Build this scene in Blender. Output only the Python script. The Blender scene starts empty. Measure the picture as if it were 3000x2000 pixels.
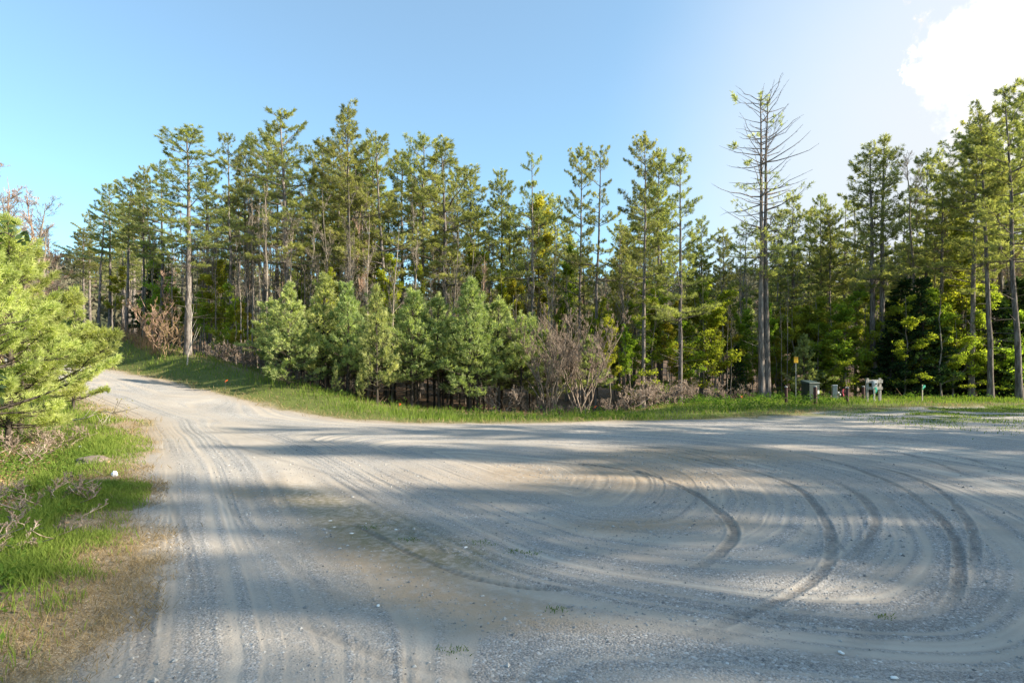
import bpy, math, random
import numpy as np
from mathutils import Vector, Matrix

R = math.radians
C = bpy.context.scene.collection
SC = bpy.context.scene
rng = np.random.default_rng(7)
random.seed(7)

# ------------------------------------------------------------------ view
F, CX, HY, EYE = 1750.0, 1500.0, 1089.0, 1.7      # measured on the 3000x2000 photograph
cam_d = bpy.data.cameras.new('camera')
cam = bpy.data.objects.new('camera', cam_d)
C.objects.link(cam)
cam.location = (0, 0, EYE)
cam.rotation_euler = (R(90), 0, 0)
cam_d.sensor_width = 36
cam_d.lens = F / 3000 * 36
cam_d.shift_y = (HY - 1000) / 3000
cam_d.clip_start, cam_d.clip_end = 0.05, 3000
SC.camera = cam

SUN_AZ, SUN_EL = R(99), R(27)                        # clockwise from the +Y axis


def wx(px, Y):
    return (px - CX) / F * Y


def wz(py, Y):
    return EYE + (HY - py) / F * Y


# ------------------------------------------------------------------ noise
def _hash(ix, iy, seed):
    h = (ix.astype(np.int64) * 374761393 + iy.astype(np.int64) * 668265263 + seed * 974634541) & 0xFFFFFFFF
    h = ((h ^ (h >> 13)) * 1274126177) & 0xFFFFFFFF
    h = (h ^ (h >> 16)) & 0xFFFFFF
    return h / float(0xFFFFFF)


def vnoise(x, y, seed=0):
    x = np.asarray(x, float); y = np.asarray(y, float)
    ix, iy = np.floor(x), np.floor(y)
    fx, fy = x - ix, y - iy
    fx = fx * fx * (3 - 2 * fx); fy = fy * fy * (3 - 2 * fy)
    a, b = _hash(ix, iy, seed), _hash(ix + 1, iy, seed)
    c, d = _hash(ix, iy + 1, seed), _hash(ix + 1, iy + 1, seed)
    return (a * (1 - fx) + b * fx) * (1 - fy) + (c * (1 - fx) + d * fx) * fy


def fbm(x, y, seed=0, octv=4):
    s, a, t = 0, .5, 0
    for k in range(octv):
        s = s + a * vnoise(x * 2 ** k, y * 2 ** k, seed + 17 * k); t += a; a *= .5
    return s / t


def sst(x, a, b):
    t = np.clip((x - a) / (b - a), 0, 1)
    return t * t * (3 - 2 * t)


def spline(P, n=12):
    P = np.array(P, float); out = []
    Q = np.vstack([2 * P[0] - P[1], P, 2 * P[-1] - P[-2]])
    for i in range(1, len(Q) - 2):
        p0, p1, p2, p3 = Q[i - 1], Q[i], Q[i + 1], Q[i + 2]
        for t in np.linspace(0, 1, n, endpoint=False):
            out.append(.5 * ((2 * p1) + (-p0 + p2) * t + (2 * p0 - 5 * p1 + 4 * p2 - p3) * t * t + (-p0 + 3 * p1 - 3 * p2 + p3) * t ** 3))
    out.append(P[-1])
    return np.array(out)


def line_dist(x, y, poly, closed=False):
    """distance to a polyline, arc position of the nearest point, side (+ left / - right)"""
    P = np.asarray(poly, float)
    if closed: P = np.vstack([P, P[:1]])
    best = np.full(x.shape, 1e9); arc = np.zeros(x.shape); side = np.ones(x.shape)
    s0 = 0.
    for (ax, ay), (bx, by) in zip(P[:-1], P[1:]):
        dx, dy = bx - ax, by - ay
        L2 = dx * dx + dy * dy + 1e-12
        t = np.clip(((x - ax) * dx + (y - ay) * dy) / L2, 0, 1)
        ex, ey = x - ax - t * dx, y - ay - t * dy
        d = np.hypot(ex, ey)
        m = d < best
        best = np.where(m, d, best)
        arc = np.where(m, s0 + t * math.sqrt(L2), arc)
        side = np.where(m, np.where(dx * ey - dy * ex > 0, 1., -1.), side)
        s0 += math.sqrt(L2)
    return best, arc, side


def inside(x, y, poly):
    P = np.asarray(poly, float); r = np.zeros(x.shape, bool)
    for (ax, ay), (bx, by) in zip(P, np.roll(P, -1, 0)):
        c = ((ay > y) != (by > y))
        with np.errstate(divide='ignore', invalid='ignore'):
            xi = (bx - ax) * (y - ay) / (by - ay + 1e-30) + ax
        r ^= c & (x < xi)
    return r


# ------------------------------------------------------------------ plan of the place (metres)
LOT_NEAR = [(-1.0, -12), (-1.35, 0.5), (-2.25, 3.3), (-2.95, 4.6), (-4.2, 6.8), (-5.75, 9.6), (-8.4, 14), (-11.4, 18.5), (-16.4, 23), (-25, 28.5), (-42, 38)]
LOT_FAR = [(-38, 44.5), (-24.5, 34.6), (-17.6, 29.9), (-13, 26.3), (-9.2, 23.4), (-5.5, 20.4), (-2.2, 19.4), (3.4, 20.2), (8.8, 22.2), (16.5, 26.0), (24, 28.5), (40, 31), (62, 22), (62, -12)]
LOT = LOT_NEAR + LOT_FAR
WOOD_EDGE = [(-60, 62), (-42, 52), (-29, 42.5), (-19, 34.6), (-12.2, 29.2), (-6, 26.4), (0, 26.2), (5, 27.6), (9, 30.5), (14, 33.5), (22, 35.5), (30, 34.5), (48, 34), (75, 30)]
DX, DY = -.69, .725                                   # the road runs up this way
NX, NY = .725, .69


def road_st(x, y):
    return (x + 7) * DX + (y - 14) * DY, (x + 7) * NX + (y - 14) * NY


def height(x, y):
    x = np.asarray(x, float); y = np.asarray(y, float)
    s, t = road_st(x, y)
    up = .095 * np.log1p(np.exp(np.clip((s - 5) * .6, -30, 30))) / .6
    up = np.where(s > 45, .095 * 40 + .03 * (s - 45), up)
    up = up * (1 - sst(s, 60, 160) * .6)
    h = up
    wd, _, wsd = line_dist(x, y, WOOD_EDGE)
    wood = wd * wsd                                    # + inside the wood
    # grassy bank beyond the road, then down to the wood floor
    ld = line_dist(x, y, LOT_FAR[:8])[0]
    lside = line_dist(x, y, LOT_FAR)[2]
    beyond = np.where(lside > 0, ld, 0)
    leftness = sst(-x, 3, 14)
    h = h + sst(beyond, .3, 3.2) * (.10 + .046 * np.clip(s, 0, 45)) * (.35 + .65 * leftness)
    h = h - sst(wood, -1.0, 7) * (.9 + .9 * leftness)
    h = h - .34 * sst(beyond, .3, 4.5) * (1 - leftness) * (1 - sst(x, 3, 9))
    # right hand verge rises a touch
    rs = sst(x, 6, 14) * sst(y, 22, 30)
    h = h + rs * .12 + .35 * sst(wood, 2, 14) * sst(x, 12, 22)
    # roadside ditch on the near left, ground beyond it rising again
    nd, _, nsd = line_dist(x, y, LOT_NEAR)
    left = nd * (nsd > 0)
    h = h - .30 * sst(left, .7, 1.9) * (1 - sst(left, 2.0, 4.2)) * sst(y, 2, 5) * (1 - sst(y, 13, 18)) + .55 * sst(left, 3.0, 11)
    # undulation
    h = h + .10 * (fbm(x * .12, y * .12, 3, 3) - .5) + .5 * (fbm(x * .05, y * .05, 9, 3) - .5) * sst(wood, 3, 30)
    # far hills
    r = np.hypot(x, y)
    az = np.arctan2(x, y)
    hill = (30 + 26 * fbm(az * 3.1 + 7, az * 0 + .5, 21, 3)) * sst(r, 130, 380)
    h = h + hill
    h = h - .06 * (1 - sst(np.abs(line_dist(x, y, [(-3, 7.8), (4, 8)])[0]), 0, 6))
    return h


def ground_z(x, y):
    return float(height(np.array([x]), np.array([y]))[0])


# tyre tracks, sampled on the photograph and laid out on the lot in metres
def gp(px, py):
    Y = EYE * F / (py - HY)
    return (wx(px, Y), Y)


TRACKS = [  # points, half width, strength
    ([(1480, 1340), (1800, 1366), (2000, 1420), (2110, 1490), (2150, 1545), (2120, 1600), (2040, 1650), (1900, 1690)], .09, 1.0),
    ([(1800, 1296), (1960, 1318), (2120, 1350), (2260, 1390), (2350, 1432), (2410, 1500), (2435, 1580), (2415, 1660), (2300, 1740), (2050, 1840), (1700, 1905)], .10, .85),
    ([(1850, 1312), (2050, 1345), (2240, 1384)], .08, .9),
    ([(2390, 1385), (2480, 1420), (2540, 1462), (2565, 1520), (2520, 1600), (2400, 1660)], .09, .75),
    ([(2250, 1310), (2420, 1345), (2600, 1405), (2720, 1475), (2790, 1560), (2810, 1660), (2780, 1760), (2640, 1880)], .09, .8),
    ([(2470, 1350), (2640, 1385), (2760, 1440), (2830, 1510), (2855, 1590), (2840, 1690)], .09, .75),
    ([(2200, 1270), (2480, 1302), (2700, 1345), (2890, 1418)], .07, .6),
    ([(2330, 1268), (2620, 1300), (2830, 1345), (2960, 1395)], .07, .5),
    ([(2590, 1440), (2640, 1500), (2670, 1570)], .10, .4),
    ([(1200, 1300), (1500, 1296), (1800, 1300), (2050, 1328), (2200, 1390)], .07, .55),
    ([(1540, 1292), (1850, 1296), (2140, 1330), (2340, 1332)], .08, .55),
    ([(1000, 1510), (1080, 1545), (1180, 1600), (1300, 1650), (1440, 1690), (1600, 1712), (1800, 1712)], .08, .95),
    ([(860, 1795), (960, 1845), (1100, 1900), (1300, 1950), (1500, 1975), (1700, 1985)], .09, .45),
    ([(1000, 1935), (1120, 1965), (1280, 1990)], .09, .4),
    ([(1140, 1530), (1250, 1575), (1310, 1620)], .08, .5),
    ([(560, 1270), (760, 1330), (1000, 1390), (1300, 1430), (1700, 1440)], .10, .32),
    ([(520, 1240), (900, 1310), (1300, 1330), (1600, 1325)], .10, .25),
    ([(470, 1400), (520, 1500), (560, 1640), (575, 1800)], .09, .3),
    ([(440, 1700), (425, 1800), (420, 1990)], .09, .5),
    ([(600, 1380), (720, 1520), (820, 1620), (960, 1720), (1200, 1800)], .11, .25),
    ([(2000, 1880), (2300, 1800), (2500, 1700)], .12, .3),
    ([(2100, 1990), (2500, 1880), (2800, 1700)], .14, .25),
    ([(2440, 1570), (2480, 1610)], .05, .5),
    ([(2280, 1520), (2390, 1560)], .03, .5), ([(2150, 1420), (2390, 1510)], .03, .4),
]
GUIDE = spline([gp(*p) for p in [(300, 1180), (420, 1210), (560, 1250), (700, 1310), (850, 1410), (1000, 1505), (1180, 1600), (1420, 1690), (1800, 1725), (2150, 1690), (2380, 1620), (2450, 1540), (2400, 1440), (2250, 1370), (1950, 1310), (1500, 1280), (1000, 1268), (700, 1240), (450, 1185)]], 6)


def lot_layers(x, y, gravel_sd):
    """per-point layers of the lot: relief and colour weights"""
    n = len(x)
    near = (np.hypot(x, y) < 46) & (gravel_sd < 1.5)
    q = np.zeros(n); arc = np.zeros(n)
    d, a, _ = line_dist(x[near], y[near], GUIDE)
    ins = inside(x[near], y[near], GUIDE)
    q[near] = np.where(ins, -d, d); arc[near] = a
    # along the straight left edge the wheel marks follow the edge instead
    s, t = road_st(x, y)
    e = line_dist(x[near], y[near], LOT_NEAR)[0]
    eq = np.zeros(n); eq[near] = e
    wmix = 1 - sst(eq, .6, 5.5)
    qq = q * (1 - wmix) + eq * wmix
    warp = (fbm(x * .35, y * .35, 41, 3) - .5) * .4
    al = x * .6 + y * .8
    st = vnoise((qq + warp) * 2.2, al * .16, 5) * .17 + vnoise((qq + warp * .6) * 6.5, al * .24, 6) * .24 + vnoise((qq + warp * .4) * 15, al * .34, 7) * .30 + vnoise((qq + warp * .3) * 29, al * .42, 8) * .29
    st = np.clip((st - .5) * 4.2, -1.1, 1.1) * np.clip(.1 + 1.6 * (fbm(x * .45 + 4, y * .45, 44, 4) - .12), .15, 1.1)
    track = np.zeros(n); rut = np.zeros(n)
    for k, (pts, hw, stg) in enumerate(TRACKS):
        P = spline([gp(*p) for p in pts], 8)
        hw = hw * (.50 if k % 3 else .62)
        m = near & (x > P[:, 0].min() - .8) & (x < P[:, 0].max() + .8) & (y > P[:, 1].min() - .8) & (y < P[:, 1].max() + .8)
        if not m.any(): continue
        d, a, sd = line_dist(x[m], y[m], P)
        tot = np.hypot(*np.diff(P, axis=0).T).sum()
        fade = sst(a, 0, .18 * tot) * (1 - sst(a, .82 * tot, tot)) * (.70 + .5 * fbm(a * 1.3, a * 0 + k, 60 + k, 3))
        dd = d + (fbm(x[m] * 3, y[m] * 3, 80, 2) - .5) * .05
        core = np.exp(-(dd / hw) ** 4)
        # tread: bars across the mark
        bars = np.clip(.66 + .22 * np.sin(a * 2 * math.pi / .085 + sd * dd * 28 + 5 * fbm(x[m] * 1.5, y[m] * 1.5, 81, 2)) + .6 * (fbm(x[m] * 11, y[m] * 11, 82, 2) - .4), 0, 1.1)
        w = core * fade * stg
        track[m] = np.maximum(track[m], w * bars)
        rut[m] += -.013 * w * bars + .010 * stg * fade * np.exp(-((d - hw * 1.35) / (hw * .4)) ** 2)
    return qq, arc, st, track, rut


# ------------------------------------------------------------------ mesh helpers
class MB:
    def __init__(s): s.v, s.f, s.n, s.t = [], [], 0, []

    def add(s, v, f, tint=None):
        v = np.asarray(v, np.float32).reshape(-1, 3); f = np.asarray(f, np.int64)
        s.v.append(v); s.f.append(f + s.n); s.n += len(v)
        s.t.append(np.full(len(v), .5, np.float32) if tint is None else np.broadcast_to(np.asarray(tint, np.float32), (len(v),)))

    def mesh(s, name, mat, smooth=False):
        me = bpy.data.meshes.new(name)
        V = np.concatenate(s.v)
        me.vertices.add(len(V)); me.vertices.foreach_set('co', V.ravel())
        loops = np.concatenate([f.ravel() for f in s.f])
        tot = np.concatenate([np.full(len(f), f.shape[1]) for f in s.f])
        me.loops.add(len(loops)); me.loops.foreach_set('vertex_index', loops.astype(np.int32))
        me.polygons.add(len(tot))
        me.polygons.foreach_set('loop_start', np.concatenate([[0], np.cumsum(tot)[:-1]]).astype(np.int32))
        me.polygons.foreach_set('loop_total', tot.astype(np.int32))
        a = me.attributes.new('tint', 'FLOAT', 'POINT'); a.data.foreach_set('value', np.concatenate(s.t))
        me.polygons.foreach_set('use_smooth', np.full(len(tot), smooth))
        me.update(calc_edges=True)
        for m in (mat if isinstance(mat, (list, tuple)) else [mat]): me.materials.append(m)
        return me

    # --- shapes
    def tube(s, P, rad, sides=5, tint=.5, cap=False):
        P = np.asarray(P, float); n = len(P); rad = np.broadcast_to(rad, (n,))
        T = np.gradient(P, axis=0); T /= np.linalg.norm(T, axis=1)[:, None] + 1e-9
        ref = np.array([0, 0, 1.]) if abs(T[:, 2]).mean() < .8 else np.array([1., 0, 0])
        A = np.cross(T, ref); A /= np.linalg.norm(A, axis=1)[:, None] + 1e-9
        B = np.cross(T, A)
        th = np.arange(sides) * 2 * math.pi / sides
        V = P[:, None] + rad[:, None, None] * (np.cos(th)[None, :, None] * A[:, None] + np.sin(th)[None, :, None] * B[:, None])
        i = np.arange(n - 1)[:, None] * sides; j = np.arange(sides)[None]; k = (j + 1) % sides
        f = np.stack([i + j, i + k, i + sides + k, i + sides + j], -1).reshape(-1, 4)
        s.add(V.reshape(-1, 3), f, tint)
        if cap:
            s.f.append((np.arange(sides)[None] + s.n - sides).astype(np.int64)); s.f.append((np.arange(sides)[::-1][None] + s.n - n * sides).astype(np.int64))

    def sticks(s, a, b, ra, rb, sides=3, tint=.5):
        a = np.asarray(a, float); b = np.asarray(b, float); n = len(a)
        if not n: return
        T = b - a; T /= np.linalg.norm(T, axis=1)[:, None] + 1e-9
        ref = np.where(np.abs(T[:, 2:]) < .8, [[0, 0, 1.]], [[1., 0, 0]])
        A = np.cross(T, ref); A /= np.linalg.norm(A, axis=1)[:, None] + 1e-9
        B = np.cross(T, A)
        th = np.arange(sides) * 2 * math.pi / sides
        D = np.cos(th)[None, :, None] * A[:, None] + np.sin(th)[None, :, None] * B[:, None]
        ra = np.broadcast_to(ra, (n,))[:, None, None]; rb = np.broadcast_to(rb, (n,))[:, None, None]
        V = np.concatenate([a[:, None] + ra * D, b[:, None] + rb * D], 1)
        j = np.arange(sides); k = (j + 1) % sides
        f = np.stack([j, k, sides + k, sides + j], -1)[None] + (np.arange(n) * 2 * sides)[:, None, None]
        s.add(V.reshape(-1, 3), f.reshape(-1, 4), np.repeat(np.broadcast_to(tint, (n,)), 2 * sides))

    def leaves(s, c, d, L, W, tint, fold=.0, r=None):
        """diamond blades: c base, d unit direction"""
        r = r or rng
        n = len(c)
        if not n: return
        L = np.broadcast_to(L, (n,))[:, None]; W = np.broadcast_to(W, (n,))[:, None]
        S = np.cross(d, r.normal(size=(n, 3))); S /= np.linalg.norm(S, axis=1)[:, None] + 1e-9
        m = c + d * L * .5
        V = np.stack([c, m + S * W * .5, c + d * L, m - S * W * .5], 1)
        s.add(V.reshape(-1, 3), np.arange(4 * n).reshape(n, 4), np.repeat(np.broadcast_to(tint, (n,)), 4))

    def box(s, x0, x1, y0, y1, z0, z1, tint=.5):
        v = [(x, y, z) for z in (z0, z1) for y in (y0, y1) for x in (x0, x1)]
        s.add(v, [(0, 2, 3, 1), (4, 5, 7, 6), (0, 1, 5, 4), (2, 6, 7, 3), (0, 4, 6, 2), (1, 3, 7, 5)], tint)


def unit(v):
    return v / (np.linalg.norm(v, axis=-1, keepdims=True) + 1e-9)


def link(name, data, parent=None, loc=None):
    o = bpy.data.objects.new(name, data); C.objects.link(o)
    if parent: o.parent = parent
    if loc is not None: o.location = loc
    return o


def tag(o, label=None, cat=None, group=None, kind=None):
    for k, v in (('label', label), ('category', cat), ('group', group), ('kind', kind)):
        if v: o[k] = v
    return o


def thing(name, label, cat, loc=(0, 0, 0), rz=0, group=None):
    o = link(name, None); o.location = loc; o.rotation_euler = (0, 0, rz); o.empty_display_size = .3
    return tag(o, label, cat, group)


def bevel(o, w=.01, seg=2):
    m = o.modifiers.new('soft_edges', 'BEVEL'); m.width = w; m.segments = seg; m.limit_method = 'ANGLE'
    return o


# ------------------------------------------------------------------ materials
class NT:
    def __init__(s, name):
        s.m = bpy.data.materials.new(name); s.m.use_nodes = True
        s.t = s.m.node_tree; s.t.nodes.clear()
        s.out = s.t.nodes.new('ShaderNodeOutputMaterial')

    def n(s, typ, ins=None, **kw):
        x = s.t.nodes.new('ShaderNode' + typ)
        for k, v in kw.items(): setattr(x, k, v)
        for k, v in (ins or {}).items():
            if isinstance(v, bpy.types.NodeSocket): s.t.links.new(v, x.inputs[k])
            else: x.inputs[k].default_value = v
        return x

    def math(s, op, a, b=0., c=None, clamp=False):
        x = s.t.nodes.new('ShaderNodeMath'); x.operation = op; x.use_clamp = clamp
        for i, v in enumerate((a, b) if c is None else (a, b, c)):
            if isinstance(v, bpy.types.NodeSocket): s.t.links.new(v, x.inputs[i])
            else: x.inputs[i].default_value = v
        return x.outputs[0]

    def mix(s, f, a, b, blend='MIX'):
        x = s.t.nodes.new('ShaderNodeMix'); x.data_type = 'RGBA'; x.blend_type = blend; x.clamp_factor = True
        for k, v in ((0, f), (6, a), (7, b)):
            if isinstance(v, bpy.types.NodeSocket): s.t.links.new(v, x.inputs[k])
            elif k == 0: x.inputs[0].default_value = v
            else: x.inputs[k].default_value = (*v, 1)
        return x.outputs[2]

    def attr(s, name):
        return s.n('Attribute', attribute_name=name).outputs['Fac']

    def noise(s, scale, detail=3, rough=.55, vec=None):
        return s.n('TexNoise', {'Scale': scale, 'Detail': detail, 'Roughness': rough, 'Vector': vec or s.coord()}).outputs['Fac']

    def coord(s):
        if not hasattr(s, '_c'): s._c = s.n('TexCoord').outputs['Object']
        return s._c

    def ramp(s, f, a, b):
        return s.n('MapRange', {'Value': f, 'From Min': a, 'From Max': b}, clamp=True, interpolation_type='SMOOTHSTEP').outputs[0]

    def done(s, sh, bump=None):
        s.t.links.new(sh, s.out.inputs[0]); return s.m


def plain(name, col, rough=.7, metal=0., var=.25, scale=6., bump=.0, dirt=None):
    t = NT(name)
    f = t.noise(scale, 4, .6)
    c = t.mix(f, tuple(x * (1 - var) for x in col), tuple(min(1, x * (1 + var)) for x in col))
    if dirt: c = t.mix(t.ramp(t.noise(scale * .7, 5, .65), .52, .75), c, dirt)
    ins = {'Base Color': c, 'Roughness': rough, 'Metallic': metal}
    if bump:
        b = t.n('Bump', {'Strength': bump, 'Distance': .01, 'Height': t.noise(scale * 6, 4)})
        ins['Normal'] = b.outputs[0]
    p = t.n('BsdfPrincipled', ins)
    return t.done(p.outputs[0])


def foliage(name, dark, light, trans=.35, tcol=None, hue=.03, gloss=0.):
    t = NT(name)
    tint = t.attr('tint')
    oi = t.n('ObjectInfo').outputs['Random']
    c = t.mix(tint, dark, light)
    h = t.n('HueSaturation', {'Hue': t.math('ADD', .5 - hue * .2, t.math('MULTIPLY', oi, hue)), 'Saturation': 1., 'Value': t.math('ADD', .82, t.math('MULTIPLY', t.math('FRACT', t.math('MULTIPLY', oi, 7.31)), .36)), 'Color': c}).outputs[0]
    d = t.n('BsdfDiffuse', {'Color': h}).outputs[0]
    tc = t.mix(1., h, tcol or (1.5, 1.6, .7), 'MULTIPLY')
    tr = t.n('BsdfTranslucent', {'Color': tc}).outputs[0]
    sh = t.n('MixShader', {0: trans, 1: d, 2: tr}).outputs[0]
    if gloss:
        g = t.n('BsdfGlossy', {'Color': (1, 1, 1, 1), 'Roughness': .45}).outputs[0]
        sh = t.n('MixShader', {0: gloss, 1: sh, 2: g}).outputs[0]
    return t.done(sh)


def bark(name, a, b, scale=9., lichen=None):
    t = NT(name)
    mp = t.n('Mapping', {'Vector': t.coord(), 'Scale': (1, 1, .18)}).outputs[0]
    f = t.noise(scale, 5, .7, mp)
    c = t.mix(t.ramp(f, .35, .68), a, b)
    c = t.mix(t.math('MULTIPLY', t.attr('tint'), .5), c, (.5, .5, .5), 'SOFT_LIGHT')
    if lichen: c = t.mix(t.ramp(t.noise(2.2, 4, .6), .55, .7), c, lichen)
    oi = t.n('ObjectInfo').outputs['Random']
    c = t.mix(1., c, t.n('CombineColor', {0: t.math('ADD', .75, t.math('MULTIPLY', oi, .5)), 1: t.math('ADD', .75, t.math('MULTIPLY', oi, .48)), 2: t.math('ADD', .75, t.math('MULTIPLY', oi, .46))}).outputs[0], 'MULTIPLY')
    bp = t.n('Bump', {'Strength': .6, 'Distance': .03, 'Height': f}).outputs[0]
    p = t.n('BsdfDiffuse', {'Color': c, 'Normal': bp})
    return t.done(p.outputs[0])


M = {}
M['pine_bark'] = bark('pine_bark', (.085, .072, .064), (.27, .24, .22))
M['young_bark'] = bark('young_pine_bark', (.04, .034, .028), (.11, .095, .08))
M['grey_bark'] = bark('grey_bark', (.13, .11, .09), (.33, .285, .235))
M['twig_pink'] = bark('reddish_twig_bark', (.22, .14, .10), (.48, .35, .27))
M['twig_brown'] = bark('brown_shrub_bark', (.150, .112, .085), (.40, .325, .265))
M['pale_bark'] = bark('pale_bark', (.30, .27, .23), (.50, .46, .40))
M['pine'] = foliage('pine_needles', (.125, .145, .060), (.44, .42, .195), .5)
M['young_pine'] = foliage('young_pine_needles', (.090, .130, .052), (.56, .57, .27), .4, None, .05)
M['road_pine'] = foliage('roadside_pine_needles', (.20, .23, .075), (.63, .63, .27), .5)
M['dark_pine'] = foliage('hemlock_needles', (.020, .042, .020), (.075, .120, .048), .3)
M['leaf'] = foliage('spring_leaves', (.17, .22, .03), (.52, .55, .09), .58, (1.4, 1.4, .6), .05)
M['leaf_yellow'] = foliage('yellow_spring_leaves', (.20, .21, .03), (.45, .43, .07), .55, (1.4, 1.3, .6), .04)
M['leaf_dark'] = foliage('dark_green_leaves', (.030, .060, .012), (.085, .120, .025), .4, None, .02, .04)
M['grass'] = foliage('meadow_grass', (.055, .110, .020), (.215, .270, .060), .4, (1.35, 1.4, .6), .0)
M['dry_grass'] = foliage('dry_grass', (.22, .16, .085), (.46, .36, .20), .3, (1.2, 1.1, .8), .0)
M['weed'] = foliage('broadleaf_weeds', (.045, .10, .018), (.15, .22, .045), .4, None, .0)
M['litter'] = foliage('fallen_leaves', (.13, .070, .035), (.40, .27, .17), .2, (1.2, 1., .8), .0)
M['stem'] = foliage('dry_stems', (.20, .13, .075), (.42, .30, .20), .1, (1., 1., 1.), .0)
M['wood_far'] = foliage('far_wood', (.050, .058, .036), (.135, .125, .080), .2, (1., 1., .9), .0)


def ground_material():
    t = NT('gravel_and_soil')
    A = t.attr
    st, tr, moss, dirt, soil, litter, grassy = A('streak'), A('track'), A('moss'), A('dirt'), A('soil'), A('litter'), A('grassy')
    n1, n2, n3 = t.noise(1.3, 4), t.noise(14, 4, .6), t.noise(70, 3, .6)
    co = t.coord()
    vor = t.n('TexVoronoi', {'Vector': co, 'Scale': 55., 'Randomness': 1.})
    vc = t.n('SeparateColor', {0: vor.outputs['Color']}).outputs
    vor2 = t.n('TexVoronoi', {'Vector': co, 'Scale': 120., 'Randomness': 1.})
    vc2 = t.n('SeparateColor', {0: vor2.outputs['Color']}).outputs
    # fines and crushed stone
    fines = t.mix(n1, (.30, .262, .22), (.40, .36, .312))
    stone = t.mix(vc2[0], (.20, .187, .172), (.44, .42, .395))
    stone = t.mix(t.ramp(vc[1], .62, 1.), stone, t.mix(vc[0], (.14, .14, .145), (.58, .575, .565)))
    sw = t.ramp(t.math('ADD', t.math('ADD', t.math('MULTIPLY', st, 1.15), t.math('MULTIPLY', n2, .7)), t.math('MULTIPLY', n1, .6)), .15, 1.1)
    c = t.mix(sw, fines, stone)
    c = t.mix(t.math('MULTIPLY', t.ramp(st, -.15, -.9), .32), c, (.46, .42, .37))
    c = t.mix(1., c, t.n('CombineColor', {i: t.math('ADD', t.math('ADD', .70, t.math('MULTIPLY', st, -.20)), t.math('MULTIPLY', t.noise(.35, 3), .5)) for i in range(3)}).outputs[0], 'MULTIPLY')
    c = t.mix(t.math('MULTIPLY', dirt, t.ramp(n2, .2, .6)), c, t.mix(n2, (.23, .175, .12), (.36, .285, .205)))
    c = t.mix(t.math('MULTIPLY', t.math('MULTIPLY', moss, t.ramp(t.math('ADD', n2, t.math('MULTIPLY', n3, .5)), .55, .95)), .55), c, t.mix(n3, (.055, .060, .018), (.12, .125, .04)))
    c = t.mix(t.math('MULTIPLY', tr, .85), c, t.mix(n3, (.075, .066, .055), (.15, .135, .12)))
    # soil, verge and leaf litter
    so = t.mix(n2, (.13, .095, .06), (.33, .255, .16))
    so = t.mix(t.ramp(n3, .45, .75), so, (.48, .40, .28))
    c = t.mix(soil, c, so)
    gr = t.mix(n2, (.050, .075, .016), (.135, .160, .040))
    gr = t.mix(t.ramp(n3, .5, .8), gr, (.25, .21, .10))
    c = t.mix(t.math('MULTIPLY', grassy, t.ramp(t.math('ADD', grassy, t.math('MULTIPLY', n2, .9)), .45, 1.0)), c, gr)
    li = t.mix(vc[0], (.065, .042, .028), (.23, .15, .095))
    li = t.mix(t.ramp(n2, .5, .8), li, (.05, .035, .022))
    c = t.mix(litter, c, li)
    h = t.math('ADD', t.math('MULTIPLY', t.math('SUBTRACT', 1., vor.outputs['Distance']), t.math('ADD', .3, t.math('MULTIPLY', sw, .9))), t.math('MULTIPLY', n3, .5))
    h = t.math('ADD', h, t.math('MULTIPLY', n2, 1.2))
    b = t.n('Bump', {'Strength': .55, 'Distance': .012, 'Height': h}).outputs[0]
    d = t.n('BsdfPrincipled', {'Base Color': c, 'Roughness': .92, 'Normal': b, 'Specular IOR Level': .15})
    return t.done(d.outputs[0])


M['ground'] = ground_material()

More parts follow.
